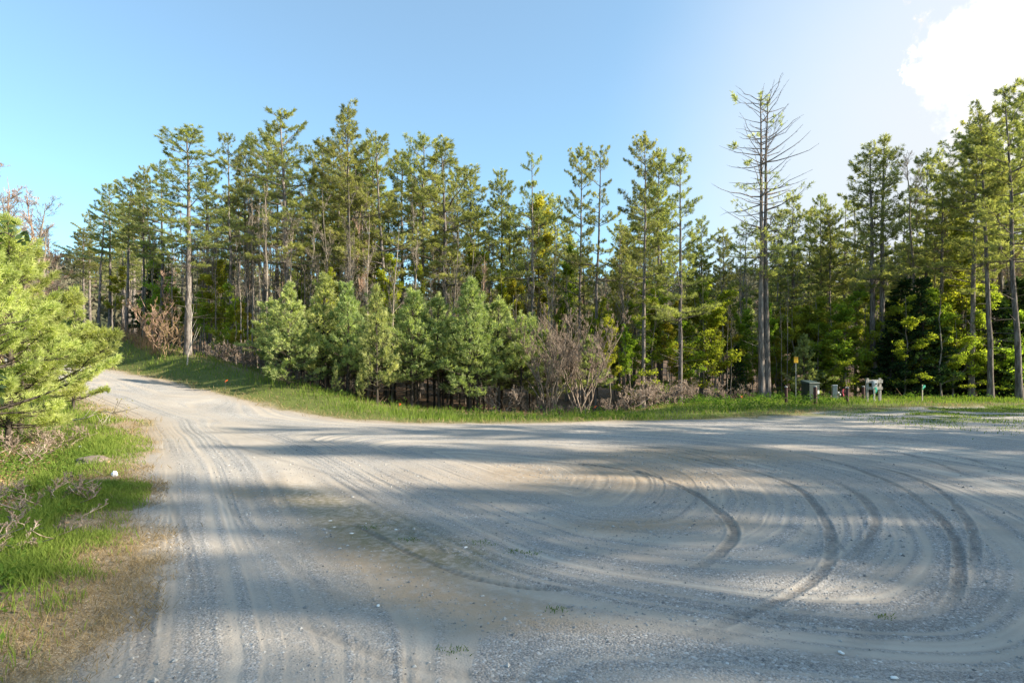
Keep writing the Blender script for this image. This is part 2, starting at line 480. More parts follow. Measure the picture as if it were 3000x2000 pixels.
# ------------------------------------------------------------------ ground
def build_ground():
    fine = np.linspace(R(-46), R(46), 1300)
    coarse = np.linspace(R(46), R(314), 120)[1:-1]
    th = np.concatenate([fine, coarse])
    rr = [1.2]
    while rr[-1] < 900:
        rr.append(rr[-1] * (1.02 if rr[-1] < 2.6 else 1.0048 if rr[-1] < 30 else 1.012 if rr[-1] < 60 else 1.03))
    rr = np.array(rr)
    nt, nr = len(th), len(rr)
    TH, RR = np.meshgrid(th, rr)
    x = (np.sin(TH) * RR).ravel(); y = (np.cos(TH) * RR).ravel()
    n = len(x)
    near = np.hypot(x, y) < 75
    sd = np.full(n, 50.)
    d = line_dist(x[near], y[near], LOT)[0]
    sd[near] = np.where(inside(x[near], y[near], LOT), -d, d)
    wob = (fbm(x * .9, y * .9, 31, 4) - .5)
    sdw = sd + wob * .9 + (fbm(x * 4, y * 4, 33, 3) - .5) * .35
    z = height(x, y)
    qq, arc, st, track, rut = lot_layers(x, y, sd)
    wd, _, ws = line_dist(x[near], y[near], WOOD_EDGE); wood = np.full(n, 40.); wood[near] = wd * ws
    nd, _, ns = line_dist(x[near], y[near], LOT_NEAR); leftd = np.zeros(n); leftd[near] = nd * (ns > 0)
    lot = 1 - sst(sdw, -.25, .35)
    # relief
    z += lot * (rut + .011 * st + .012 * (fbm(x * 2.2, y * 2.2, 51, 4) - .5) + .035 * (fbm(x * .7, y * .7, 53, 3) - .5)) + (1 - lot) * .07 * (fbm(x * 1.7, y * 1.7, 52, 4) - .5) * (1 - sst(np.hypot(x, y), 60, 120))
    patchy = fbm(x * .5, y * .5, 71, 4)
    soil = sst(sdw, -.22, .22)
    # right-hand weedy gravel and the worn verge
    rg = sst(x, 11, 16) * sst(sd, -9.5, -1.5) * (1 - sst(sdw, .3, .9))
    weedy = np.clip(rg * sst(fbm(x * .8, y * 1.6, 73, 4), .34, .54), 0, 1)
    far_side = (y > 17)
    grassy = np.where((leftd > 0) | ((y < 17) & (x < 1)), sst(sdw, .5, 1.6) * sst(fbm(x * .6, y * .6, 75, 3) + .12, .42, .62), sst(sdw, -.5, .8)) * (1 - sst(wood, -.8, .8))
    grassy = np.maximum(grassy, weedy * .9)
    # worn strip in front of the verge, near right
    grassy = np.maximum(grassy, sst(x, 2, 9) * sst(sd, -2.2, .2) * sst(fbm(x * .5, y * 1.4, 77, 4), .40, .62) * .8 * (y > 14))
    litter = sst(wood, -.4, 1.2)
    litter = np.maximum(litter, sst(leftd, .9, 2.8) * sst(fbm(x * .5 + 9, y * .5, 79, 3), .40, .6) * .8)
    r1 = np.hypot(x, y)
    litter = np.maximum(litter, .9 * sst(leftd, .8, 1.3) * (1 - sst(y, 5.5, 7.5)) * (y > 0) * (x < 0)); grassy = grassy * np.where((leftd > 0), .1 + .9 * sst(y, 4.2, 5.0), 1) * (1 - .8 * sst(leftd, .8, 1.3) * (1 - sst(y, 5.5, 7.5)))
    # moss and worn dirt lie between the wheel lines
    def blob(px, py, a, b, rot):
        cx, cy = gp(px, py)
        u = (x - cx) * math.cos(rot) + (y - cy) * math.sin(rot); v = -(x - cx) * math.sin(rot) + (y - cy) * math.cos(rot)
        return np.exp(-((u / a) ** 2 + (v / b) ** 2) ** 1.2)
    wv = .5 + 1.0 * (fbm(x * 1.1, y * 1.1, 85, 4))
    moss = (blob(1050, 1515, 1.9, .42, R(-52)) + .9 * blob(1180, 1560, 1.1, .45, R(-50)) + .5 * blob(1320, 1600, .9, .3, R(-40)) + .6 * blob(930, 1460, 1.4, .4, R(-56))) * wv
    dirt = (blob(1800, 1390, 3.2, 1.6, R(-5)) + blob(2050, 1330, 2.6, 1.2, 0) + .8 * blob(1150, 1640, 1.3, .5, R(-40)) + .7 * blob(960, 1480, 2.6, .7, R(-54)) + .6 * blob(1400, 1760, 1.1, .3, R(-10)) + .8 * blob(1830, 1530, .7, .3, 0) + .6 * blob(2040, 1520, .8, .3, 0) + .5 * blob(1500, 1820, .8, .16, 0) + .8 * blob(700, 1430, .6, .25, R(-50))) * wv
    dirt = np.maximum(dirt, .75 * sst(sd, -1.1, .0) * (y > 15) * (x < 12) * (.4 + patchy))
    dirt = np.maximum(dirt, .35 * (1 - sst(leftd * 0 + np.abs(sd), .1, .8)) * (x < -1) * (y < 20))
    V = np.stack([x, y, z], 1)
    i = np.arange(nr - 1)[:, None] * nt; j = np.arange(nt)[None]; k = (j + 1) % nt
    Fq = np.stack([i + j, i + k, i + nt + k, i + nt + j], -1).reshape(-1, 4)[:, ::-1]
    fs = sdw[Fq].mean(1); fw = wood[Fq].mean(1); fl = leftd[Fq].mean(1); fx = x[Fq].mean(1); fy = y[Fq].mean(1); frr = np.hypot(fx, fy)
    s_, t_ = road_st(fx, fy)
    is_lot = fs < 0
    is_road = is_lot & (s_ > 4.5) & (fx < -7)
    sets = {
        'gravel_lot': is_lot & ~is_road,
        'gravel_road': is_road,
        'grass_verge': ~is_lot & (fw < 0) & (fl <= 0) & (fy > 5) & (frr < 70),
        'roadside_ground': ~is_lot & (fl > 0) & (fw < 0) & (frr < 70),
    }
    rest = ~np.logical_or.reduce(list(sets.values()))
    sets['forest_floor'] = rest & (frr < 135)
    sets['hills'] = rest & (frr >= 135)
    lay = dict(streak=st, track=np.clip(track, 0, 1), moss=np.clip(moss, 0, 1), dirt=np.clip(dirt, 0, 1), soil=soil, litter=np.clip(litter, 0, 1), grassy=np.clip(grassy, 0, 1))
    for name, m in sets.items():
        f = Fq[m]
        if not len(f): continue
        used = np.unique(f); remap = np.full(n, -1); remap[used] = np.arange(len(used))
        b = MB(); b.add(V[used], remap[f])
        if name == 'gravel_lot':                      # close the disc under the tripod
            inner = np.arange(nt); inner = inner[remap[inner] >= 0]
        me = b.mesh(name, M['ground'], True)
        for k_, a_ in lay.items():
            at = me.attributes.new(k_, 'FLOAT', 'POINT'); at.data.foreach_set('value', a_[used].astype(np.float32))
        tag(link(name, me), kind='structure')
    # disc straight below the eye
    ang = th; c0 = MB()
    ring = np.stack([np.sin(ang) * 1.2, np.cos(ang) * 1.2, z[:nt]], 1)
    c0.add(np.vstack([ring, [[0, 0, ring[:, 2].mean()]]]), np.stack([np.arange(nt), np.full(nt, nt), (np.arange(nt) + 1) % nt], 1))
    me = c0.mesh('gravel_patch', M['ground'], True)
    tag(link('gravel_patch', me), kind='structure')
    return None


build_ground()


# ------------------------------------------------------------------ tree generators
def trunk_path(r, H, wob, lean=(0, 0), n=14):
    zs = np.linspace(0, H, n)
    w = np.cumsum(r.normal(size=(n, 2)) * wob / n, 0); w -= w[0]
    return np.stack([w[:, 0] + lean[0] * (zs / H) ** 1.4, w[:, 1] + lean[1] * (zs / H) ** 1.4, zs], 1)


def along(P, t):
    t = np.clip(np.asarray(t, float), 0, 1) * (len(P) - 1)
    i = np.minimum(t.astype(int), len(P) - 2); f = (t - i)[..., None]
    return P[i] * (1 - f) + P[i + 1] * f


def gen_pine(seed, H, cb, Rad, spacing=.52, nb=(3, 5), el=(2, 42), dens=10, bl=12, blen=.27, bw=.030, r0=None, wob=.5, gap=.12, pw=.75, belly=.25, stubs=26,
             lean=(0, 0), base=(0, 0), fork=None, dead_top=None, curv=.16, tuft=.75, az_bias=None, tr=None, fo=None, candle=0, tip=0., irr=.45):
    r = np.random.default_rng(seed)
    tr = tr or MB(); fo = fo or MB()
    P = trunk_path(r, H, wob, lean, 16); P[:, :2] += base
    r0 = r0 or .0085 * H + .02
    zf = P[:, 2] / H
    rad = r0 * (1 - zf) ** .8 * (1 + .35 * np.exp(-zf * 30)) + .012
    P[0, 2] -= .25
    tr.tube(P, rad, 9, .5)
    at = lambda z: along(P, z / H)
    # dead stubs on the bare stem
    k = int(stubs)
    if k:
        z = r.uniform(.12, cb + .08, k) * H; a = at(z); az = r.uniform(0, 2 * math.pi, k); L = r.uniform(.25, 1.1, k) * Rad * .7
        e = r.uniform(-.25, .35, k)
        b = a + np.stack([np.cos(az), np.sin(az), e], 1) * L[:, None]
        tr.sticks(a, b, .018, .005, 3, .4)
    z = cb * H; zend = H - .25
    C_, A_, T_ = [], [], []
    az0 = r.uniform(0, 6.28)
    while z < zend:
        u = (z - cb * H) / (H * (1 - cb))
        L0 = Rad * ((1 - u) ** pw) * (1 - belly * (1 - u) ** 3 * r.uniform(.6, 1.3)) + .18
        L0 *= 1 + irr * r.uniform(-1, .8)
        for b in range(r.integers(nb[0], nb[1] + 1)):
            if r.random() < gap: continue
            az0 += 2.4 + r.normal() * .3
            L = L0 * r.uniform(.75 - .5 * irr, 1.1 + .45 * irr)
            ev = R(el[0] + (el[1] - el[0]) * u + r.normal() * 8)
            h = np.array([math.cos(az0), math.sin(az0), 0])
            p0 = at(z + r.uniform(-.1, .1))
            tt = np.linspace(0, 1, 6)[:, None]
            wig = r.normal(size=(6, 3)) * .03 * L * tt
            br = p0 + h * L * math.cos(ev) * tt + np.array([0, 0, 1.]) * (L * math.sin(ev) * tt + L * curv * (tt ** 2) - .05 * L * tt) + wig
            tr.tube(br, np.linspace(.010 + .011 * L, .005, 6), 4, .45)
            bare = dead_top and dead_top(z, r)
            if bare:
                m = int(4 + L * 3); t = r.uniform(.3, 1, m); q = along(br, t)
                lat = np.array([-h[1], h[0], 0])
                e2 = q + (lat * r.choice([-1, 1], m)[:, None] * .45 + h * .6 + np.array([0, 0, .25])) * r.uniform(.15, .5, m)[:, None] * (1.2 - t)[:, None] * min(L, 2.) * .6
                tr.sticks(q, e2, .008, .003, 3, .4)
                if bare == 1: continue
                t = r.uniform(.82, 1.02, 18)
            else:
                m = int(dens * L) + 4
                t = .16 + .86 * r.random(m) ** (.75 - .35 * tip)
                if tip and r.random() < .5: t = t + .06
            m = len(t)
            lat = np.array([-h[1], h[0], 0])
            sg = r.choice([-1., 1.], m)
            w = sg * (.10 + .34 * L * np.clip(1.12 - t, 0, 1)) * r.random(m) ** .7
            pos = along(br, t) + lat * w[:, None] + h * (np.abs(w) * .4)[:, None] + np.array([0, 0, 1.]) * (np.abs(w) * .22 + r.normal(size=m) * .05 + .03)[:, None]
            kk = r.random(m) < .45
            tr.sticks(along(br, np.clip(t - .08, 0, 1))[kk], pos[kk], .006, .004, 3, .4)
            C_.append(pos); A_.append(unit(h * .55 + lat * sg[:, None] * .5 + np.array([0, 0, .45])))
            T_.append(np.clip(.45 + r.normal() * .14 + r.normal(size=m) * .16, 0, 1))
        z += spacing * r.uniform(.7, 1.3)
    # leader
    m = 16 + candle * 8
    top = at(np.full(m, H)) + np.stack([r.normal(size=m) * .05, r.normal(size=m) * .05, -r.uniform(0, .9, m)], 1)
    C_.append(top); A_.append(unit(r.normal(size=(m, 3)) * .6 + [0, 0, 1.])); T_.append(np.clip(.5 + r.normal(size=m) * .15, 0, 1))
    Cc, Aa, Tt = np.concatenate(C_), np.concatenate(A_), np.concatenate(T_)
    n = len(Cc)
    Cc = np.repeat(Cc, bl, 0); Aa = np.repeat(Aa, bl, 0); Tt = np.clip(np.repeat(Tt, bl) + r.normal(size=n * bl) * .10, 0, 1)
    D = unit(Aa + r.normal(size=(n * bl, 3)) * tuft * .62)
    fo.leaves(Cc + r.normal(size=Cc.shape) * .02, D, blen * r.uniform(.6, 1.15, n * bl), bw * r.uniform(.7, 1.3, n * bl), Tt, r=r)
    return tr, fo


def gen_decid(seed, H, r0, cb, spread, n1=16, n2=6, n3=5, n4=3, leaves=0, lsize=.12, el=(30, 62), wob=.8, stems=1, fan=.0, layered=False, ltint=.5, upc=.25, hang=0.):
    r = np.random.default_rng(seed)
    tr, fo, tw = MB(), MB(), MB()
    if leaves or stems > 1: tw = tr
    tips = []

    def kids(a, b, n, lo, lenf, rad, sides, ang):
        """n children on every stick a->b"""
        N = len(a); d = unit(b - a); L = np.linalg.norm(b - a, axis=1)
        t = r.uniform(lo, 1., (N, n)); q = a[:, None] + (b - a)[:, None] * t[..., None]
        nd = unit(d[:, None] + unit(r.normal(size=(N, n, 3))) * ang + np.array([0, 0, upc]))
        if layered: nd[..., 2] *= .35; nd = unit(nd)
        l = L[:, None] * lenf * r.uniform(.55, 1.15, (N, n)) * (1.15 - .5 * t)
        e = q + nd * l[..., None]
        q, e = q.reshape(-1, 3), e.reshape(-1, 3)
        tw.sticks(q, e, rad * .85, rad * .4, sides, .5)
        return q, e
    for s in range(stems):
        if stems > 1:
            az = s * 2.4 + r.uniform(-.4, .4); ln = fan * H * r.uniform(.35, 1.)
            hh = H * r.uniform(.75, 1.05); lean = (math.cos(az) * ln, math.sin(az) * ln); b0 = (math.cos(az) * .18, math.sin(az) * .18)
        else:
            hh, lean, b0 = H, (r.normal() * .03 * H, r.normal() * .03 * H), (0, 0)
        P = trunk_path(r, hh, wob, lean, 12); P[:, :2] += b0; P[0, 2] -= .2
        zf = np.linspace(0, 1, 12)
        tr.tube(P, r0 * (1 - zf) ** .75 * (1 + .3 * np.exp(-zf * 25)) + .006, 7, .5)
        t = r.uniform(cb, .97, n1); q = along(P, t); az = r.uniform(0, 6.28, n1)
        ev = np.radians(r.uniform(el[0], el[1], n1) + 15 * t)
        L = spread * (1.12 - t * .8) * r.uniform(.55, 1.15, n1)
        d = np.stack([np.cos(az) * np.cos(ev), np.sin(az) * np.cos(ev), np.sin(ev)], 1)
        mid = q + d * L[:, None] * .5; d2 = unit(d + np.array([0, 0, upc * 1.2 - hang])); e = mid + d2 * L[:, None] * .5
        rb = r0 * .38 * (1.05 - t)
        tr.sticks(q, mid, rb + .005, rb * .7 + .004, 4, .5); tr.sticks(mid, e, rb * .7 + .004, .005, 4, .5)
        a1, b1 = np.concatenate([q, mid]), np.concatenate([mid, e])
        a2, b2 = kids(a1, b1, n2, .25, .75, .010, 3, .75)
        a3, b3 = kids(a2, b2, n3, .2, .62, .0060, 3, .8)
        tips.append(b3)
        if n4:
            a4, b4 = kids(a3, b3, n4, .2, .6, .0040, 3, .8); tips.append(b4)
        tips.append(a3 * .5 + b3 * .5)
    if leaves:
        T = np.concatenate(tips); k = r.integers(0, len(T), leaves)
        c = T[k] + r.normal(size=(leaves, 3)) * .06
        d = unit(r.normal(size=(leaves, 3)) * [1, 1, .45] + [0, 0, -.15])
        cl = np.clip(ltint + .25 * (fbm(c[:, 0] * 1.3, c[:, 2] * 1.3 + c[:, 1], seed, 2) - .5) * 2 + r.normal(size=leaves) * .14, 0, 1)
        fo.leaves(c, d, lsize * r.uniform(.6, 1.2, leaves), lsize * .72 * r.uniform(.7, 1.2, leaves), cl, r=r)
    return tr, (tw if tw is not tr else fo)


def proto(name, gen, tmat, fmat):
    tr, fo = gen
    d = {'trunk': tr.mesh(name + '_trunk', tmat, True)}
    if fo.n: d['crown'] = fo.mesh(name + '_crown', fmat)
    d['H'] = max(v[:, 2].max() for v in tr.v)
    return d


def plant(kind, pr, x, y, H, label, cat, group=None, sxy=None, rz=None, z=None):
    """one tree: an Empty at its foot that carries trunk and crown"""
    sc = H / pr['H']; sh = sxy if sxy is not None else sc
    o = thing(kind, label, cat, (x, y, ground_z(x, y) if z is None else z), random.uniform(0, 6.28) if rz is None else rz, group)
    o.scale = (sh, sh, sc)
    link('trunk', pr['trunk'], o)
    if 'crown' in pr: link('crown', pr['crown'], o)
    return o


pn = M['pine']
TALL = [
    proto('pine_a', gen_pine(101, 20, .40, 3.0, dens=21, pw=.52), M['pine_bark'], pn),
    proto('pine_b', gen_pine(102, 20, .48, 2.7, dens=21, pw=.55, gap=.2), M['pine_bark'], pn),
    proto('pine_c', gen_pine(103, 20, .52, 2.6, dens=22, pw=.45, gap=.18), M['pine_bark'], pn),
    proto('pine_d', gen_pine(104, 20, .38, 3.2, dens=21, pw=.6, gap=.22, spacing=.72), M['pine_bark'], pn),
    proto('pine_e', gen_pine(105, 20, .44, 3.3, dens=21, pw=.5, gap=.22, spacing=.8, irr=.6, lean=(.8, 0)), M['pine_bark'], pn),
    proto('pine_f', gen_pine(106, 20, .56, 2.3, dens=22, pw=.42, gap=.2), M['pine_bark'], pn),
    proto('pine_g', gen_pine(107, 20, .34, 3.3, dens=20, pw=.62, gap=.26, spacing=.85, irr=.6, belly=.4), M['pine_bark'], pn),
    proto('pine_h', gen_pine(108, 20, .50, 2.9, dens=21, pw=.4, gap=.3, spacing=.95, irr=.7, lean=(-.7, .3)), M['pine_bark'], pn),
    proto('pine_i', gen_pine(109, 20, .42, 3.6, dens=19, pw=.75, gap=.3, spacing=.8, irr=.6, stubs=50, el=(-6, 46)), M['pine_bark'], pn),
    proto('pine_j', gen_pine(110, 20, .60, 2.6, dens=22, pw=.5, gap=.15, spacing=.6, irr=.5, stubs=60, lean=(.5, -.4)), M['pine_bark'], pn),
]
FILLP = [
    proto('fill_pine_a', gen_pine(111, 18, .46, 2.5, dens=10, bl=5, blen=.34, bw=.08, spacing=.66), M['pine_bark'], pn),
    proto('fill_pine_b', gen_pine(112, 18, .54, 2.2, dens=10, bl=5, blen=.34, bw=.08, spacing=.62, gap=.2), M['pine_bark'], pn),
    proto('fill_pine_c', gen_pine(113, 18, .38, 2.6, dens=10, bl=5, blen=.34, bw=.08, spacing=.7, gap=.25), M['pine_bark'], pn),
]
yk = dict(spacing=.42, nb=(5, 7), el=(8, 60), dens=19, bl=11, blen=.20, bw=.026, gap=.06, pw=1.12, belly=.12, stubs=8, curv=.26, wob=.2, tuft=.85, candle=2, tip=.8, irr=.35)
YOUNG = [
    proto('young_pine_a', gen_pine(121, 6, .05, 1.9, **yk), M['young_bark'], M['young_pine']),
    proto('young_pine_b', gen_pine(122, 6, .12, 1.75, **yk), M['young_bark'], M['young_pine']),
    proto('young_pine_c', gen_pine(123, 6, .22, 1.7, **{**yk, 'stubs': 16}), M['young_bark'], M['young_pine']),
    proto('young_pine_d', gen_pine(124, 6, .34, 1.5, **{**yk, 'stubs': 22}), M['young_bark'], M['young_pine']),
]
rk = {**yk, 'dens': 30, 'bl': 15, 'blen': .17, 'bw': .017, 'spacing': .36, 'nb': (5, 7), 'tuft': .95, 'curv': .2, 'el': (0, 55), 'tip': 1., 'irr': .35, 'gap': .14}
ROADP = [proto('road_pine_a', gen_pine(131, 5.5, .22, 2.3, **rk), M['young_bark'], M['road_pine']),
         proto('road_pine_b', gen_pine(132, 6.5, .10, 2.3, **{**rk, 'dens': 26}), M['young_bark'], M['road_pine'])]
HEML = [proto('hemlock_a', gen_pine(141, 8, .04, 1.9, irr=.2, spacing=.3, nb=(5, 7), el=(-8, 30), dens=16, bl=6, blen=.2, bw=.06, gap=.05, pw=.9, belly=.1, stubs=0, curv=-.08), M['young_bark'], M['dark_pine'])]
BARE = [
    proto('bare_a', gen_decid(151, 14, .10, .35, 3.0, n1=18, n2=6, n3=5, n4=3), M['grey_bark'], M['grey_bark']),
    proto('bare_b', gen_decid(152, 13, .08, .45, 2.3, n1=14, n2=5, n3=4, n4=3, el=(38, 66), upc=.12), M['grey_bark'], M['grey_bark']),
    proto('bare_c', gen_decid(153, 12, .07, .30, 2.4, n1=18, n2=6, n3=5, n4=3, el=(35, 65), wob=1.3), M['twig_pink'], M['twig_pink']),
    proto('bare_d', gen_decid(154, 15, .09, .55, 2.2, n1=12, n2=4, n3=4, n4=3, el=(42, 70), upc=.12), M['grey_bark'], M['grey_bark']),
]
LEAFY = [
    proto('leafy_a', gen_decid(161, 11, .08, .25, 2.8, n1=18, n2=6, n3=5, n4=2, leaves=13000, lsize=.115), M['grey_bark'], M['leaf']),
    proto('leafy_b', gen_decid(162, 10, .07, .20, 2.4, n1=16, n2=6, n3=5, n4=2, leaves=10500, lsize=.115), M['grey_bark'], M['leaf_yellow']),
    proto('leafy_c', gen_decid(163, 13, .09, .40, 2.6, n1=16, n2=6, n3=5, n4=2, leaves=11500, lsize=.11), M['grey_bark'], M['leaf']),
]
SAPL = [
    proto('sapling_a', gen_decid(171, 5.5, .045, .12, 1.9, n1=14, n2=6, n3=5, n4=0, leaves=6500, lsize=.10, el=(5, 30), layered=True), M['grey_bark'], M['leaf']),
    proto('sapling_b', gen_decid(172, 7.5, .05, .10, 2.1, n1=18, n2=6, n3=5, n4=0, leaves=8500, lsize=.10, el=(5, 30), layered=True, ltint=.35), M['grey_bark'], M['leaf']),
    proto('sapling_c', gen_decid(173, 6, .04, .15, 1.6, n1=14, n2=6, n3=5, n4=0, leaves=6000, lsize=.10, el=(10, 40), layered=True), M['grey_bark'], M['leaf_yellow']),
]
K = 3000 / 2352.


def from_top(ox, otop, Y):
    """where a stem seen at that column stands at depth Y, and how tall it is"""
    x = wx(ox * K, Y); z0 = ground_z(x, Y)
    return x, z0, wz(otop * K, Y) - z0


GP = 'tall white pines of the wood edge'
HERO = [  # column, top, depth, form, crown width scale, label
    (432, 285, 34, 3, 1.35, 'tall white pine with a broad crown standing alone behind the pale bare sapling'),
    (803, 234, 37, 0, 1.0, 'tallest white pine of the stand, its tip highest above the young pines'),
    (672, 258, 37, 4, 1.25, 'tall pine with a star-shaped spreading top, next to the tallest pine of the stand'),
    (887, 298, 37, 7, .95, 'pine with a thin open crown and flat dense tip, beside the tallest pine'),
    (968, 310, 39, 2, .95, 'dense narrow pine standing close against the broad lopsided pine'),
    (1030, 314, 38, 4, 1.35, 'broad lopsided pine with long boughs reaching out over the sky gap'),
    (1222, 350, 40, 8, .8, 'conical pine rising behind the yellow leafing maple'),
    (1152, 387, 43, 1, .85, 'small-crowned pine between the broad lopsided pine and the conical pine'),
    (1330, 328, 38, 3, .72, 'taller pine of the close pair above the bare multi-stemmed shrubs'),
    (1368, 340, 37, 7, .8, 'shorter pine of the close pair above the bare multi-stemmed shrubs'),
    (1477, 300, 34.5, 3, .8, 'tall straight pine with dense narrow crown at the verge beside the bare shrubs'),
    (1514, 342, 39, 1, .8, 'slimmer pine just behind the tall straight verge pine'),
    (1562, 348, 33.5, 6, .95, 'pine with a bending trunk and wide gaps between its boughs'),
    (1612, 500, 47, 5, .9, 'low thin pine seen behind the bending pine'),
    (1822, 446, 42, 6, .9, 'thin pine partly hidden by the half-dead double pine'),
    (1884, 446, 45, 5, .75, 'slender pine with a small tuft top beyond the yellow sign'),
    (2128, 348, 41, 2, .9, 'narrow pine behind the pale bare tree past the wooden meter rack'),
    (2232, 278, 36, 3, 1.0, 'pine stepping up towards the tallest dark pines above the forest floor clearing'),
    (2276, 240, 34.5, 9, .95, 'dark backlit pine just lower than the edge pine with the highest tip'),
    (2343, 186, 33, 4, .95, 'dark backlit pine cut by the picture edge, reaching into the white cloud'),
    (530, 298, 40, 7, .9, 'flat-topped slender pine between the lone broad pine and the star-topped pine'),
    (602, 290, 41, 9, .95, 'pine with a rounded bushy head next to the star-topped pine'),
    (740, 320, 41, 6, .9, 'shadowed pine between the star-topped pine and the tallest pine'),
    (1080, 392, 43, 2, .8, 'small pine in front of the sky gap beside the broad lopsided pine'),
]
for ox, ot, Y, k, w, lab in HERO:
    x, z0, H = from_top(ox, ot, Y)
    plant('pine_tree', TALL[k], x, Y, H, lab, 'tree', sxy=w * H / TALL[k]['H'] * (1.0 if H > 14 else 1.1))
EDGE = [(192, 522, 50), (208, 490, 52), (228, 462, 47), (251, 424, 48), (290, 402, 46), (331, 380, 45), (372, 372, 43), (480, 372, 46), (566, 334, 43), (640, 322, 45), (706, 338, 46), (768, 332, 42),
        (846, 312, 44), (925, 342, 46), (1000, 345, 45), (1056, 372, 47), (1660, 522, 50), (2168, 366, 38), (2205, 320, 42), (2255, 300, 46), (2310, 262, 40), (2372, 170, 36), (1940, 462, 50), (2075, 460, 48), (1240, 440, 50), (1490, 420, 48), (1700, 505, 46), (1790, 480, 45), (1850, 470, 48), (1905, 470, 44), (1965, 455, 45), (1420, 505, 45), (1442, 520, 42), (1275, 455, 46), (1120, 470, 46)]
for i, (ox, ot, Y) in enumerate(EDGE):
    x, z0, H = from_top(ox, ot, Y)
    k = [1, 5, 7, 2, 9, 1, 8, 3][i % 8]
    lab = 'tall pine in the closed stand up the slope beyond the gravel road' if ox < 500 else 'tall pine in the closed stand behind the clump of young pines' if ox < 1100 else 'tall pine in the wood behind the bollards and the utility boxes'
    plant('pine_tree', TALL[k], x, Y, H, lab, 'tree', GP + (' up the road' if ox < 500 else ' behind the young pines' if ox < 1100 else ' behind the bollards'), sxy=random.uniform(.85, 1.1) * max(H, 13) / 20)

# --- the half-dead pine with two stems
x, z0, H = from_top(1755, 210, 36)
def dead(z, r):
    u = z / H
    if u < .52: return 0 if r.random() < .8 else 2
    if u < .70: return 0 if r.random() < .25 else 1
    return 1 if r.random() < .90 else 2
dt = thing('pine_tree', 'tallest pine, double-stemmed and half dead, with long bare boughs and needle tufts at the tips', 'tree', (x, 36, z0))
kw = dict(spacing=.50, nb=(3, 4), el=(-2, 24), dens=9, bl=8, gap=.05, pw=.30, belly=.6, dead_top=dead, curv=.22, r0=.19, wob=.3, stubs=10)
fo = MB()
for s, (bx, hh, sd) in enumerate(((-.14, H, 181), (.17, H * .985, 182))):
    t_, fo = gen_pine(sd, hh, .40, 3.1, base=(bx, 0), fo=fo, **kw)
    link('trunk', t_.mesh('dead_pine_trunk', M['pine_bark'], True), dt)
link('crown', fo.mesh('dead_pine_crown', pn), dt)
# --- the sound double pine
x, z0, H = from_top(2015, 308, 38)
dt = thing('pine_tree', 'full double-stemmed pine with two rounded tops, rising above the wooden meter rack', 'tree', (x, 38, z0))
fo = MB()
for bx, hh, sd in ((-.2, H * .97, 183), (.2, H, 184)):
    t_, fo = gen_pine(sd, hh, .42, 2.2, base=(bx, 0), lean=(-.25 if bx < 0 else .25, 0), fo=fo, spacing=.55, dens=11, pw=.6, gap=.12, r0=.2)
    link('trunk', t_.mesh('double_pine_trunk', M['pine_bark'], True), dt)
link('crown', fo.mesh('double_pine_crown', pn), dt)

# --- young pines along the verge
YP = [
    (662, 648, 27.6, 0, 1.05, 'plump silvery young pine with foliage nearly to the ground, nearest the road'),
    (742, 628, 29.5, 1, 1.0, 'taller young pine behind the plump silvery one'),
    (800, 650, 28.8, 2, .9, 'rounded young pine between the plump silvery one and the spiky-topped one'),
    (866, 655, 27.2, 1, .8, 'bright spiky-topped young pine standing out in front of the dark clump'),
    (945, 668, 28.6, 2, 1.0, 'dark bushy young pine beside the bright spiky-topped one'),
    (1008, 672, 29.4, 3, 1.0, 'dark young pine at the middle of the clump'),
    (1080, 640, 28.8, 1, 1.1, 'broad bright-topped young pine next to the bare shrubs'),
    (1146, 680, 30, 3, 1.1, 'pale young pine half behind the bare shrubs'),
    (770, 826, 26.9, 0, .55, 'knee-high pale pine in the grass under the young pines'),
    (828, 838, 27.2, 1, .5, 'small drooping pine under the spiky-topped young pine'),
    (1255, 760, 30.5, 2, 1.1, 'young pine seen through the bare multi-stemmed shrubs'),
    (1352, 770, 31, 3, 1.1, 'young pine behind the far end of the bare shrubs'),
    (1845, 768, 36.5, 0, 1.0, 'dark young pine behind the green transformer box'),
]
for ox, ot, Y, k, w, lab in YP:
    x, z0, H = from_top(ox, ot, Y)
    plant('young_pine', YOUNG[k], x, Y, H, lab, 'tree', sxy=w * max(H, 3.2 if w > .6 else 0) / 6)
r = np.random.default_rng(5)
for i in range(40):
    ox = 600 + 640 * (i + r.random()) / 40
    Y = r.uniform(29.2, 36); ot = r.uniform(680, 750) + (20 if ox > 1150 else 0)
    x, z0, H = from_top(ox, ot, Y)
    plant('young_pine', YOUNG[3 if r.random() < .7 else 2], x, Y, H, 'thin young pine with a bare lower stem in the crowded thicket behind the verge', 'tree', 'young pines in the crowded thicket', sxy=r.uniform(.6, .85))

# --- dark little evergreens
for ox, ot, Y, w, lab in [(1690, 790, 36.5, .95, 'low dark evergreen at the foot of the half-dead double pine'), (2070, 640, 39, 1.3, 'dark hemlock among the leafing saplings behind the wooden meter rack'),
                          (2330, 640, 38, 1.3, 'dark hemlock under the tallest backlit pines'), (365, 600, 47, 1.5, 'dark hemlock deep behind the reddish bare tree up the road'), (1800, 880, 37.5, .7, 'low dark evergreen behind the green transformer box')]:
    x, z0, H = from_top(ox, ot, Y)
    plant('hemlock_tree', HEML[0], x, Y, H, lab, 'tree', sxy=w * max(H, 4) / 8)

